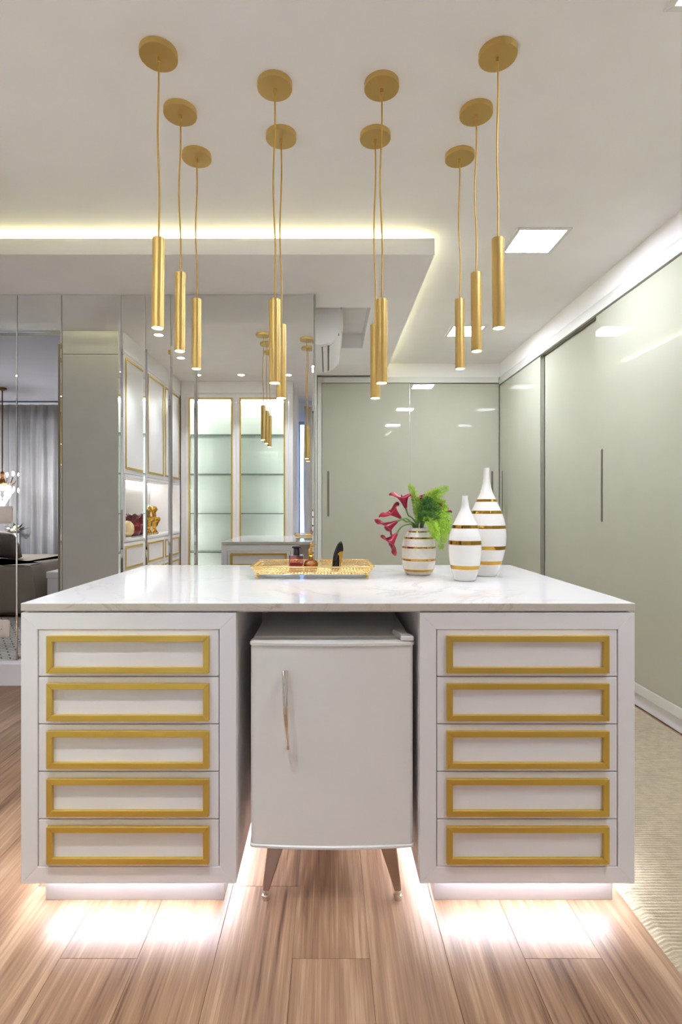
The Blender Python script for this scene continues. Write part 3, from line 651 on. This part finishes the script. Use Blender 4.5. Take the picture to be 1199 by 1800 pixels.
bn = thing('bench', 'low white bench at the foot of the bed', 'bench', (-2.80, 0.9, 0))
part('seat', B(-3.02, -2.58, 0.50, 1.36, 0.42, 0.49), M['lacquer'], bn, bevel=0.008)
for yy in (0.52, 1.32): part('side', B(-3.01, -2.59, yy, yy+0.03, 0.0, 0.42), M['lacquer'], bn, bevel=0.004)
ns = thing('nightstand', 'small white nightstand beside the bed under the chandelier', 'nightstand', (-4.05, -0.32, 0))
# flowers on a narrow console behind the bed
part('top', B(-4.75, -3.95, -0.375, -0.265, 0.475, 0.500), M['lacquer'], ns, bevel=0.004)
for xx in (-4.73, -4.0): part('leg', B(xx, xx+0.03, -0.365, -0.275, 0.0, 0.475), M['lacquer'], ns)
ns.name = 'console_table'; ns['label'] = 'narrow white console table between the bed and the grey curtain'; ns['category'] = 'console table'
fv = thing('flower_vase', 'tall vase of cream blossoms with dark leaves on the console table', 'flowers', (-4.30, -0.32, 0.5002))
part('vase_body', MB().lathe([(0.03, 0.5002), (0.034, 0.506), (0.044, 0.70), (0.040, 0.83), (0.036, 0.83), (0.03, 0.70), (0.002, 0.62)], 24, (-4.30, -0.32, 0)), M['ceramic'], fv, smooth=50)
rr = random.Random(9)
for k in range(11):
    a = rr.random()*6.28; q = rr.random()*0.12
    mb = MB().ball((-4.30+q*math.cos(a), -0.32+0.4*q*math.sin(a), 0.875+rr.random()*0.07-q*0.3), (0.034, 0.030, 0.028), 12, 8)
    part('blossom', mb, M['blossom'], fv, smooth=60)
for k in range(14):
    a = rr.random()*6.28; q = 0.10+rr.random()*0.08; c = Vector((-4.30, -0.32, 0.855)); d = Vector((math.cos(a), 0.35*math.sin(a), 0.2+0.5*rr.random())).normalized()
    s_ = d.cross(Vector((0, 0, 1))).normalized()*0.022; up = Vector((0, 0, 0.004))
    p0, p1, p2 = c+d*0.03, c+d*q*0.6, c+d*(q+0.03)
    part('leaf', MB().add([p0, p1+s_+up, p2, p1-s_+up, p1-up], [(0, 1, 2), (0, 2, 3), (0, 4, 1), (1, 4, 2), (2, 4, 3), (3, 4, 0)]), M['leaf'], fv)
chx, chy, chz = -4.07, 0.38, 1.50
ch = thing('chandelier', 'lit crystal chandelier hanging in front of the bedroom curtain', 'chandelier', (chx, chy, 2.675))
part('stem', MB().tube([(chx, chy, 2.674), (chx, chy, 1.62)], 0.008, 8).lathe([(0.05, 2.6745), (0.05, 2.655), (0.01, 2.635)], 20, (chx, chy, 0)), M['bronze'], ch, smooth=50)
part('hub', MB().lathe([(0.004, 1.44), (0.02, 1.46), (0.035, 1.50), (0.018, 1.56), (0.028, 1.60), (0.006, 1.64)], 20, (chx, chy, 0)), M['bronze'], ch, smooth=50)
for k in range(6):
    a = 2*PI*k/6+0.3; ca, sa = math.cos(a), math.sin(a)
    pts = [(chx+ca*q, chy+sa*q, 1.53-0.07*math.sin(PI*q/0.17)+(0.03 if q > 0.15 else 0)) for q in (0.02, 0.06, 0.10, 0.14, 0.17)]
    ar = part('arm', MB().tube(pts, 0.006, 8), M['bronze'], ch, smooth=60)
    part('bulb', MB().ball((chx+ca*0.17, chy+sa*0.17, 1.60), (0.014, 0.014, 0.03), 12, 8), M['bulb2'], ar, smooth=60)
    for j in range(3):
        part('crystal_drop', MB().lathe([(0.001, -0.05), (0.012, -0.02), (0.001, 0.01)], 6, (chx+ca*(0.07+0.055*j), chy+sa*(0.07+0.055*j), 1.45-0.015*j)), M['crystal'], ar)
    for j in range(7):
        q = 0.13-0.018*j; tw = a+0.26*(j % 2)
        part('crystal_drop', MB().lathe([(0.001, -0.05), (0.013, -0.02), (0.001, 0.01)], 6, (chx+math.cos(tw)*q, chy+math.sin(tw)*q, 1.44-0.032*j)), M['crystal'], ar)
pl = bpy.data.lights.new('chandelier_glow', 'POINT'); pl.energy = 20; pl.color = (0.96, 1.0, 1.10); pl.shadow_soft_size = 0.03
po = bpy.data.objects.new('chandelier_glow', pl); C.objects.link(po); po.parent = ch; po.location = (0, 0.0, -1.25)

# switch plates on the mirror
def plate(x, z, label, outlet):
    t = thing('switch_plate' if not outlet else 'socket_plate', label, 'switch' if not outlet else 'socket', (x, YM, z))
    y = YM-0.0005; h = 0.057; n = 6; loop = []
    for cxx, czz, a0 in ((h-0.012, h-0.012, 0), (-(h-0.012), h-0.012, PI/2), (-(h-0.012), -(h-0.012), PI), (h-0.012, -(h-0.012), 3*PI/2)):
        for k in range(n+1): a = a0+PI/2*k/n; loop.append((x+cxx+0.012*math.cos(a), z+czz+0.012*math.sin(a)))
    part('plate', MB().loft([[(u, y, v) for u, v in loop], [(u, y-0.007, v) for u, v in loop], [(x+(u-x)*0.94, y-0.010, z+(v-z)*0.94) for u, v in loop]]), M['beige'], t, smooth=40)
    if not outlet:
        part('rocker', MB().box(x-0.022, x+0.022, y-0.0125, y-0.0101, z+0.002, z+0.040).box(x-0.022, x+0.022, y-0.0125, y-0.0101, z-0.040, z-0.002), M['beige'], t, bevel=0.0015)
    else:
        part('outlet_face', MB().box(x-0.022, x+0.022, y-0.012, y-0.0101, z-0.034, z+0.034), M['beige'], t, bevel=0.0015)
        for dx, dz in ((-0.009, 0), (0.009, 0), (0, -0.008)):
            mb = MB(); mb.tube([(x+dx, y-0.0119, z+dz), (x+dx, y-0.0124, z+dz)], 0.0028, 10); part('pin_hole', mb, M['dark'], t)
plate(-2.140, 1.122, 'beige light switch plate on the mirror at the left edge', False)
plate(-2.157, 0.372, 'beige power socket plate low on the mirror at the left edge', True)

# ------------------------------------------------------------------ niche ornaments
def remesh(o, v):
    r_ = o.modifiers.new('remesh', 'REMESH'); r_.mode = 'VOXEL'; r_.voxel_size = v; r_.use_smooth_shade = True
    s_ = o.modifiers.new('smooth', 'SMOOTH'); s_.iterations = 2; s_.factor = 0.4
def bust(x, y, z, turn, label, seed):
    r = random.Random(seed); t = thing('gold_bust', label, 'statuette', (x, y, z), 'gold busts in the niche')
    R_ = Euler((0, 0, turn)).to_matrix()
    mb = MB()
    mb.ball((0, 0, 0.135), (0.042, 0.062, 0.045)); mb.ball((0.012, 0, 0.115), (0.040, 0.048, 0.045)); mb.ball((0, 0.045, 0.15), (0.028, 0.025, 0.026)); mb.ball((0, -0.045, 0.15), (0.028, 0.025, 0.026))
    mb.tube([(0.0, 0, 0.15), (0.006, 0, 0.20), (0.012, 0, 0.23)], [0.028, 0.022, 0.023], 14)
    mb.ball((0.014, 0, 0.248), (0.036, 0.030, 0.040)); mb.ball((0.030, 0, 0.226), (0.018, 0.018, 0.016))
    mb.ball((0.050, 0, 0.244), (0.009, 0.006, 0.010)); mb.ball((0.046, 0, 0.252), (0.006, 0.005, 0.012)); mb.ball((0.045, 0, 0.230), (0.006, 0.010, 0.004))
    mb.ball((0.043, 0.012, 0.258), (0.006, 0.008, 0.003)); mb.ball((0.043, -0.012, 0.258), (0.006, 0.008, 0.003))
    for sy in (-1, 1): mb.ball((0.008, sy*0.030, 0.245), (0.008, 0.004, 0.012))
    for k in range(46):
        a = r.random()*2*PI; e = r.random()*1.4; px = 0.006+0.038*math.cos(e)*math.cos(a); 
        if px > 0.026 and e < 0.75: continue
        mb.ball((px, 0.033*math.cos(e)*math.sin(a), 0.258+0.036*math.sin(e)-0.008), 0.0095, 8, 6)
    for k in range(5): mb.torus((0.01, 0, 0.10+0.012*k), 0.042+0.003*k, 0.006, 20, 6, Euler((0.5, 0.25, 0)).to_matrix())
    mb.v = [tuple(Vector((x, y, z))+R_@Vector(p)) for p in mb.v]
    o = part('figure', mb, M['polgold'], t); remesh(o, 0.0035)
    part('socle', MB().lathe([(0.046, 0.0), (0.046, 0.010), (0.040, 0.014), (0.030, 0.026), (0.020, 0.040), (0.018, 0.055), (0.026, 0.066), (0.030, 0.080), (0.022, 0.092)], 28, (x, y, z)), M['polgold'], t, smooth=50)
bust(-1.90, 1.235, 0.9005, PI*0.55, 'polished gold bust in the niche, the one farther from the red vases', 1)
bust(-1.915, 1.39, 0.9005, PI*0.35, 'polished gold bust in the niche, the one nearer the red vases', 2)
def ruffle(x, y, z, s, label):
    seg = 60; secs = []
    pr = [(0.055, 0.0), (0.075, 0.006), (0.098, 0.045), (0.104, 0.085), (0.090, 0.125), (0.068, 0.150), (0.066, 0.168), (0.088, 0.192), (0.098, 0.205)]
    allp = pr+[(r_-0.005, z_) for r_, z_ in reversed(pr[2:])]+[(0.002, 0.02)]
    for k, (r_, z_) in enumerate(allp):
        f = max(0, (z_-0.10)/0.105); row = []
        for j in range(seg):
            a = 2*PI*j/seg
            w_ = 1+0.05*math.cos(12*a)*(0.4+f)+0.06*f*math.cos(9*a)
            row.append((x+s*r_*w_*math.cos(a), y+s*r_*w_*math.sin(a), z+s*(z_+0.010*f*math.cos(9*a))))
        secs.append(row)
    return solo('ruffled_vase', MB().loft(secs), M['redglass'], label, 'vase', (x, y, z), 'oxblood ruffled vases', smooth=60)
ruffle(-1.93, 1.86, 0.9005, 0.95, 'dark red ruffled-rim vase in the niche next to the cream egg')
ruffle(-1.95, 1.645, 0.9005, 1.0, 'dark red ruffled-rim vase in the niche next to the gold busts')
solo('cream_egg', MB().lathe([(0.003, 0), (0.03, 0.002), (0.055, 0.03), (0.062, 0.07), (0.052, 0.115), (0.03, 0.142), (0.003, 0.15)], 32, (-1.90, 2.03, 0.9005)), M['cream'], 'round cream ornament at the end of the niche', 'ornament', (-1.90, 2.03, 0.9005), smooth=60)

# ------------------------------------------------------------------ worktop objects
ZT = 0.8882
def P(px, py, D): return Vector(((px-VPX)*D/FPX, D, H-(py-VPY)*D/FPX))
def interp(prof, z):
    for (a, ra), (b, rb) in zip(prof, prof[1:]):
        if a <= z <= b: return ra+(rb-ra)*(z-a)/(b-a)
    return prof[-1][1]
def catmull(p, n=6):
    out = []
    for i in range(len(p)-1):
        p0, p1, p2, p3 = p[max(i-1, 0)], p[i], p[i+1], p[min(i+2, len(p)-1)]
        for k in range(n):
            t = k/n; r_ = []
            for c in range(len(p1)):
                r_.append(0.5*(2*p1[c]+(p2[c]-p0[c])*t+(2*p0[c]-5*p1[c]+4*p2[c]-p3[c])*t*t+(3*p1[c]-p0[c]-3*p2[c]+p3[c])*t**3))
            out.append(tuple(r_))
    out.append(tuple(p[-1])); return out
def banded_vase(name, label, x, y, prof, stripes, m, mouth):
    """prof: [(z, r)] ascending"""
    t = thing(name, label, 'vase', (x, y, ZT), 'white and gold vases on the island')
    sm = catmull(prof, 7); ztop = sm[-1][0]
    outer = [(max(sm[0][1]-0.004, 0.002), 0.0)]+[(r_, z_+0.0015 if z_ == 0 else z_) for z_, r_ in sm]
    inner = [(max(r_-0.004, 0.004), z_) for z_, r_ in reversed(sm[2:])]
    part('body', MB().lathe(outer+inner+[(0.002, 0.01)], 56, (x, y, ZT)), m, t, smooth=60)
    for a, b in stripes:
        zs = [a+(b-a)*k/5 for k in range(6)]
        pr = [(interp(sm, z_)+0.0006, z_) for z_ in zs]; pi_ = [(interp(sm, z_)-0.001, z_) for z_ in reversed(zs)]
        mb = MB(); seg = 56
        secs = [[(x+r_*math.cos(2*PI*j/seg), y+r_*math.sin(2*PI*j/seg), ZT+z_) for j in range(seg)] for r_, z_ in pr+pi_+[pr[0]]]
        mb.loft(secs, caps=False)
        part('gold_band', mb, M['lustre'], t, smooth=60, label='shiny gold lustre stripe')
    return t
def pxprof(rows, y0, sc):   # crop pixels at 4.282 per photo pixel -> metres
    return [((y0-yy)/4.282/sc, r_/4.282/sc) for yy, r_ in reversed(rows)]
# front slim vase
D1 = 2.085; s1 = FPX/D1
banded_vase('bottle_vase', 'shorter slim white bottle vase with three gold stripes, in front', (817.4-VPX)*D1/FPX, D1, pxprof([(305, 23), (345, 25), (400, 33), (450, 55), (490, 74), (525, 91), (600, 114), (660, 121), (720, 122), (780, 117), (840, 106), (900, 90), (942, 77)], 942, s1), [((942-b)/4.282/s1, (942-a)/4.282/s1) for a, b in ((525, 549), (640, 670), (825, 853))], M['ceramic'], 0)
D2 = 2.235; s2 = FPX/D2
banded_vase('bottle_vase', 'taller slim white bottle vase with five gold stripes, behind', (855.0-VPX)*D2/FPX, D2, pxprof([(102, 22), (200, 26), (260, 38), (300, 52), (340, 71), (400, 98), (440, 115), (500, 132), (550, 141), (620, 145), (700, 139), (760, 127), (810, 113), (860, 95), (912, 73)], 912, s2), [((912-b)/4.282/s2, (912-a)/4.282/s2) for a, b in ((338, 357), (423, 446), (533, 556), (685, 711), (796, 822))], M['ceramic'], 0)
D3 = 2.28; s3 = FPX/D3; vx = (736-VPX)*D3/FPX
banded_vase('barrel_vase', 'squat cream barrel vase with thin gold stripes holding flowers', vx, D3, pxprof([(548, 74), (560, 74), (575, 80), (600, 98), (630, 114), (690, 125), (740, 127), (782, 126), (830, 120), (862, 111), (885, 98), (898, 88)], 898, s3), [((898-b)/4.282/s3, (898-a)/4.282/s3) for a, b in ((571, 580), (615, 628), (685, 697), (775, 790), (854, 871))], M['crackle'], 0)

# calla lilies
mouth = Vector((vx, D3, ZT+0.190))
def frame(d, roll=None):
    d = d.normalized(); ref = roll if roll is not None else Vector((0, 0, 1))
    a = (ref-d*ref.dot(d))
    a = a.normalized() if a.length > 1e-4 else d.orthogonal().normalized()
    b = d.cross(a); return Matrix((a, b, d)).transposed()
def calla(base, direction, tipref, label, m, size=1.0, start=(0, 0), mid=None):
    t = thing('calla_lily', label, 'flower', tuple(mouth), 'calla lilies in the barrel vase')
    d = direction.normalized(); F = frame(d, tipref)
    NU, NV = 16, 30; outer = []; 
    for i in range(NU+1):
        u = i/NU; row = []
        for j in range(NV):
            th = 2*PI*j/NV; tip = max(0.0, math.cos(th))**3; wrapside = 0.5+0.5*math.cos(th)
            Lh = size*(0.052+0.016*wrapside+0.024*tip)
            h = Lh*u*(1-0.10*u*u)
            r_ = size*(0.0050+0.015*u+0.014*u**2.2+0.008*max(0, u-0.75)*4*(1-0.4*tip)*0.8)*(1+0.07*math.sin(5*th+9*size)*u*u)
            r_ *= (1-0.55*tip*max(0, u-0.6)/0.4)
            p = Vector((math.cos(th)*r_, math.sin(th)*r_*1.0, h))
            if u > 0.7:
                k = (u-0.7)/0.3; p.z -= size*0.010*k*k*(1-tip)+size*0.010*tip*k*k*k; p.x += size*0.026*tip*k*k; p.z += size*0.005*math.sin(4*th+5*size)*k
            if u > 0.9: p.x += size*0.004*math.sin(3*th)*(1-tip)
            row.append(tuple(base+F@p))
        outer.append(row)
    mb = MB().loft(outer, caps=False)
    o = part('spathe', mb, m, t, smooth=80)
    so = o.modifiers.new('solid', 'SOLIDIFY'); so.thickness = 0.0012; so.offset = 0
    part('spadix', MB().tube([base+d*0.012*size, base+d*0.035*size, base+d*0.052*size], [0.004*size, 0.004*size, 0.0015*size], 10), M['spadix'], t, smooth=60)
    s0 = mouth+Vector((start[0], start[1], -0.06))
    m_ = mouth+Vector((start[0]*1.2, start[1]*1.2, 0.012)); pre = base-d*0.03
    pts = catmull([tuple(s0), tuple(m_), tuple(m_*0.45+pre*0.55+Vector((0, 0, 0.008))), tuple(pre), tuple(base+d*0.006)], 6)
    part('stem', MB().tube(pts, [0.0032]*(len(pts)-4)+[0.0036, 0.004, 0.0046, 0.005], 10), M['stem'], t, smooth=60)
V = Vector
def dirpx(ax, ay, bx, by, toward=0.0): return V((bx-ax, 0, -(by-ay))).normalized()+V((0, -toward, 0))
calla(P(713.5, 893, 2.24), dirpx(713.5, 893, 706, 872, 0.10), V((-1, -0.2, 0.1)), 'crimson calla lily at the top left of the bunch', M['petal'], 1.12, (-0.008, -0.01))
calla(P(704, 910, 2.22), dirpx(704, 910, 683, 896, 0.12), V((-0.4, 0, -1)), 'crimson calla lily second from the top on the left', M['petal'], 1.1, (-0.014, -0.01))
calla(P(698, 917, 2.21), dirpx(698, 917, 676, 927, 0.05), V((-0.3, -0.2, 0.9)), 'crimson calla lily facing left above the drooping one', M['petal'], 1.12, (-0.018, -0.012))
calla(P(697.5, 938, 2.20), dirpx(697.5, 938, 684, 958, 0.05), V((0.3, 0, -1)), 'crimson calla lily drooping lowest beside the vase', M['petal'], 1.1, (-0.022, -0.014))
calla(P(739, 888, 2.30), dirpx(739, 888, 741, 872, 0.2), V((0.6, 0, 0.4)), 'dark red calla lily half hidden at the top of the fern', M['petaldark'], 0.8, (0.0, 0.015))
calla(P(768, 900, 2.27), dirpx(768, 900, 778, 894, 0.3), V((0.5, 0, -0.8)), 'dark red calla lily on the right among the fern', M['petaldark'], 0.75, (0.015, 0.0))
# fern fronds
def frond(pts, label, m, wid, seed, start):
    r = random.Random(seed)
    t = thing('fern_frond', label, 'fern', tuple(mouth), 'feathery fern fronds in the barrel vase')
    s0 = mouth+V((start[0], start[1], -0.05))
    path = [Vector(p) for p in catmull([tuple(s0), tuple(mouth+V((start[0]*1.2, start[1]*1.2, 0.01)))]+[tuple(p) for p in pts], 12)]
    part('stalk', MB().tube(path, [0.0016*(1-0.75*k/len(path)) for k in range(len(path))], 6), M['stem'], t, smooth=60)
    mb = MB(); n = len(path); k0 = int(n*0.34)
    for k in range(k0, n-1):
        f = (k-k0)/(n-k0); T = (path[k+1]-path[k-1]).normalized()
        w_ = wid*math.sin(PI*min(1, 0.14+0.86*f))**0.75*(1.0 if f < 0.5 else 1.0)
        for sub in range(2):
          base = path[k]+(path[k+1]-path[k])*(sub*0.5)
          for sd in (-1, 1):
            side = T.cross(V((0.25*r.uniform(-1, 1), -1, 0.25*r.uniform(-1, 1)))).normalized()*sd
            dr = (side+T*0.65+V((0, r.uniform(-0.55, 0.35), r.uniform(-0.25, 0.15)))).normalized()
            L = w_*r.uniform(0.75, 1.1); nn = max(4, int(L/0.0032))
            for q in range(nn):
                s_ = (q+0.6)/nn; c = base+dr*L*s_+V((0, 0, -0.10*L*s_*s_)); ln_ = 0.0088*(1-0.5*s_)*r.uniform(0.7, 1.2)
                for _ in range(2):
                    nd = (dr*0.7+V((r.uniform(-1, 1), r.uniform(-1, 1), r.uniform(-1, 1)))).normalized()
                    w2 = nd.cross(V((0.3, -1, 0.2))).normalized()*0.0008
                    e = c+nd*ln_
                    mb.add([c-w2, c+w2, e+w2*0.4, e-w2*0.4], [(0, 1, 2, 3)])
    me = bpy.data.meshes.new('leaflets'); off = wloc(t)
    me.from_pydata([tuple(Vector(p)-off) for p in mb.v], [], mb.f); me.materials.append(m)
    o = bpy.data.objects.new('leaflets', me); C.objects.link(o); o.parent = t; o['kind'] = 'stuff'
def cp(x, y, D): return P(660+x/8.564, 840+y/8.564, D)
frond([cp(640, 520, 2.26), cp(590, 250, 2.25), cp(515, 105, 2.24)], 'upright fern frond, leftmost and tallest', M['fernlight'], 0.020, 1, (-0.004, -0.01))
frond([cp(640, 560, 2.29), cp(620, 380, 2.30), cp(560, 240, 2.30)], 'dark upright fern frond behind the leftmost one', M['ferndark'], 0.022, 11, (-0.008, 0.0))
frond([cp(760, 430, 2.30), cp(900, 240, 2.32), cp(1090, 150, 2.33)], 'fern frond reaching to the upper right tip', M['fernlight'], 0.034, 2, (0.01, 0.01))
frond([cp(740, 450, 2.28), cp(830, 290, 2.27), cp(960, 200, 2.26)], 'fern frond just below the upper right tip', M['fernlight'], 0.036, 3, (0.008, 0.004))
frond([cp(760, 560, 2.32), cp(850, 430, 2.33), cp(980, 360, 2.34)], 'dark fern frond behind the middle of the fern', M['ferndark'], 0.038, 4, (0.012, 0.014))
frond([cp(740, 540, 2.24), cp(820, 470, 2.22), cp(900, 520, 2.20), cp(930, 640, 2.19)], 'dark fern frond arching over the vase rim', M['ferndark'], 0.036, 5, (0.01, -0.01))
frond([cp(800, 560, 2.25), cp(960, 520, 2.22), cp(1060, 640, 2.20), cp(1080, 830, 2.19)], 'fern frond drooping farthest to the right', M['fernlight'], 0.038, 6, (0.014, -0.006))
frond([cp(800, 600, 2.23), cp(930, 620, 2.19), cp(980, 800, 2.17), cp(985, 1070, 2.16)], 'fern frond hanging lowest beside the vase', M['fernlight'], 0.036, 7, (0.014, -0.012))
frond([cp(760, 640, 2.21), cp(850, 690, 2.17), cp(890, 800, 2.15), cp(890, 900, 2.145)], 'pale fern frond hanging over the front of the vase', M['fernlight'], 0.026, 8, (0.008, -0.02))
frond([cp(820, 540, 2.30), cp(980, 430, 2.31), cp(1110, 520, 2.31)], 'thin wispy fern frond behind the right-hand flower', M['ferndark'], 0.018, 9, (0.014, 0.008))
frond([cp(790, 560, 2.27), cp(930, 560, 2.25), cp(1010, 700, 2.235), cp(1030, 950, 2.23)], 'fern frond between the lowest and the farthest right ones', M['fernlight'], 0.034, 12, (0.012, -0.004))
frond([cp(720, 480, 2.25), cp(770, 380, 2.24), cp(800, 300, 2.235)], 'dark short fern frond in the middle of the bunch', M['ferndark'], 0.030, 13, (0.004, -0.006))
frond([cp(780, 500, 2.28), cp(900, 400, 2.27), cp(1000, 400, 2.26), cp(1060, 500, 2.25)], 'fern frond curving over the right-hand dark flower', M['fernlight'], 0.028, 14, (0.012, 0.002))
frond([cp(700, 600, 2.23), cp(760, 560, 2.21), cp(830, 620, 2.19)], 'short dark fern frond just above the vase rim', M['ferndark'], 0.026, 15, (0.004, -0.014))

# gilt tray
tx0, tx1, ty0, ty1 = (439.2-VPX)*2.12/FPX, (658.6-VPX)*2.12/FPX, 2.115, 2.415
tcx, tcy = (tx0+tx1)/2, (ty0+ty1)/2
tr = thing('vanity_tray', 'gilt filigree tray on ball feet standing on the marble worktop', 'tray', (tcx, tcy, ZT))
zb, zr = ZT+0.016, ZT+0.047; ins = 0.028
part('base_plate', B(tx0+ins-0.004, tx1-ins+0.004, ty0+ins-0.004, ty1-ins+0.004, zb-0.002, zb+0.001), M['mirror'], tr)
def oct_loop(x0, x1, y0, y1, c, z): return [(x0+c, y0, z), (x1-c, y0, z), (x1, y0+c, z), (x1, y1-c, z), (x1-c, y1, z), (x0+c, y1, z), (x0, y1-c, z), (x0, y0+c, z)]
def rope(loop, rad):
    pts = []
    for k in range(len(loop)):
        a, b = Vector(loop[k]), Vector(loop[(k+1) % len(loop)]); n = max(1, int((b-a).length/0.004))
        pts += [a+(b-a)*(q/n) for q in range(n)]
    pts.append(Vector(loop[0]))
    return MB().tube(pts, [rad*(1+0.28*(k % 2)) for k in range(len(pts))], 6)
part('rim', rope(oct_loop(tx0, tx1, ty0, ty1, 0.016, zr), 0.0026), M['giltwire'], tr, smooth=60)
part('lower_rim', rope(oct_loop(tx0+ins, tx1-ins, ty0+ins, ty1-ins, 0.008, zb), 0.0022), M['giltwire'], tr, smooth=60)
fil = MB()
up_, lo_ = oct_loop(tx0, tx1, ty0, ty1, 0.016, zr), oct_loop(tx0+ins, tx1-ins, ty0+ins, ty1-ins, 0.008, zb)
rq = random.Random(4)
for k in range(8):
    a, b, c, d = Vector(up_[k]), Vector(up_[(k+1) % 8]), Vector(lo_[(k+1) % 8]), Vector(lo_[k])
    n = max(1, int((b-a).length/0.0125))
    hh = ((d-a)+(c-b))/2
    for i in range(n):
        for row in range(3):
            s_ = (i+(0.5 if row % 2 == 0 else 0.98))/n
            if s_ > 1: continue
            w_ = (row+0.5)/3; p = (a+(b-a)*s_)*(1-w_)+(d+(c-d)*s_)*w_
            X = (b-a).normalized(); Y = (hh-X*hh.dot(X)).normalized(); Z = X.cross(Y)
            ax = Matrix((X, Y, Z)).transposed()
            fil.torus(p, 0.0060, 0.0015, 10, 4, ax)
            fil.ball(p+Z*0.001, 0.0022, 6, 4)
part('filigree_sides', fil, M['giltwire'], tr, smooth=60, kind='stuff', label='openwork gilt scroll sides')
fil = MB(); nx_ = int((tx1-tx0-2*ins)/0.013); ny_ = int((ty1-ty0-2*ins)/0.013)
for i in range(nx_+1):
    for j in range(ny_+1):
        fil.torus((tx0+ins+(tx1-tx0-2*ins)*i/nx_, ty0+ins+(ty1-ty0-2*ins)*j/ny_, zb+0.0018), 0.0055, 0.0013, 8, 4)
part('filigree_floor', fil, M['giltwire'], tr, smooth=60, kind='stuff')
for fx_ in (tx0+0.026, tx1-0.026):
    for fy_ in (ty0+0.026, ty1-0.026):
        part('foot', MB().ball((fx_, fy_, ZT+0.0062), 0.0062, 14, 10).lathe([(0.006, 0.011), (0.0085, 0.014), (0.009, 0.019), (0.005, 0.024)], 14, (fx_, fy_, ZT)), M['giltwire'], tr, smooth=60)
zf = zb+0.0034
# rose perfume bottle
c = P(521.2, 994, 2.22); x, y = c.x, 2.22
t = thing('perfume_bottle', 'square rose-tinted perfume bottle with a tall black stopper on the tray', 'perfume bottle', (x, y, zf))
hw = 0.0285
part('bottle', B(x-hw, x+hw, y-0.022, y+0.022, zf, zf+0.066), M['rose'], t, bevel=0.004, seg=3)
part('liquid', B(x-hw+0.004, x+hw-0.004, y-0.018, y+0.018, zf+0.004, zf+0.036), M['roseliquid'], t, bevel=0.003)
part('stopper', MB().lathe([(0.0125, 0.066), (0.0125, 0.092), (0.013, 0.093), (0.0185, 0.095), (0.0185, 0.1005), (0.016, 0.102), (0.002, 0.102)], 28, (x, y, zf)), M['blackgloss'], t, smooth=40)
part('cross_band', MB().box(x-hw-0.0006, x+hw+0.0006, y-0.0228, y-0.0221, zf+0.030, zf+0.0335), M['redglass'], t)
# amber perfume bottle
x, y = (546.5-VPX)*2.23/FPX, 2.23
t = thing('perfume_bottle', 'round amber perfume bottle with a gold figure stopper on the tray', 'perfume bottle', (x, y, zf))
part('bottle', MB().lathe([(0.018, 0), (0.0255, 0.002), (0.0285, 0.012), (0.0285, 0.030), (0.025, 0.040), (0.014, 0.046), (0.0075, 0.050), (0.0075, 0.056), (0.002, 0.056)], 36, (x, y, zf)), M['clear'], t, smooth=50)
part('liquid', MB().lathe([(0.015, 0.003), (0.0225, 0.005), (0.0258, 0.013), (0.0258, 0.030), (0.002, 0.030)], 36, (x, y, zf)), M['amber'], t, smooth=40)
part('collar', MB().lathe([(0.009, 0.0562), (0.011, 0.058), (0.009, 0.064), (0.006, 0.066), (0.010, 0.070), (0.009, 0.075), (0.003, 0.077)], 24, (x, y, zf)), M['polgold'], t, smooth=50)
st = MB().tube(catmull([(x, y, zf+0.074), (x-0.006, y, zf+0.084), (x-0.002, y, zf+0.094), (x+0.001, y, zf+0.104), (x-0.001, y, zf+0.112)], 4), [0.0042]*5+[0.005]*6+[0.0035]*6, 10)
st.ball((x+0.001, y, zf+0.1115), 0.0045, 12, 8)
st.tube([(x, y, zf+0.103), (x+0.010, y-0.002, zf+0.106), (x+0.018, y-0.002, zf+0.111), (x+0.022, y-0.002, zf+0.108)], [0.0022, 0.002, 0.0018, 0.001], 8)
st.tube([(x, y, zf+0.103), (x+0.008, y+0.002, zf+0.100), (x+0.016, y+0.002, zf+0.102)], [0.002, 0.0018, 0.001], 8)
part('figure_stopper', st, M['polgold'], t, smooth=60)
# stiletto shaped bottle
s_ = 2.22/FPX/9.223; x = (490+950/9.223-VPX)*2.22/FPX; y = 2.22
t = thing('perfume_bottle', 'black high-heel shaped perfume bottle standing on its heel end on the tray', 'perfume bottle', (x, y, zf))
base_y = 612
rows = [(855, 985, 602, .9), (862, 985, 560, .9), (868, 985, 500, .92), (874, 984, 430, .95), (880, 982, 380, 1.), (886, 1000, 345, 1.), (894, 1030, 312, 1.), (905, 1049, 285, 1.), (918, 1050, 250, .95), (935, 1046, 210, .85), (955, 1038, 170, .65), (980, 1026, 140, .42), (1003, 1014, 122, .15)]
secs = []
for a, b, yy, d in rows:
    z = zf+(base_y-yy)*s_; cx_, rx = ((a+b)/2-950)*s_+x, (b-a)/2*s_
    secs.append([(cx_+rx*math.cos(2*PI*k/24), y+0.0135*d*math.sin(2*PI*k/24), z) for k in range(24)])
part('bottle', MB().loft(secs), M['blackgloss'], t, smooth=50)
gl = [(952, 322), (990, 290), (1048, 282), (1040, 340), (1024, 400), (1014, 470), (1006, 540), (992, 552), (990, 480), (986, 400), (976, 355)]
part('gold_sole', MB().loft([[((u-950)*s_+x, y+q, zf+(base_y-v)*s_) for u, v in gl] for q in (-0.0142, 0.004)]), M['polgold'], t, bevel=0.0008, label='curved gold inner sole')
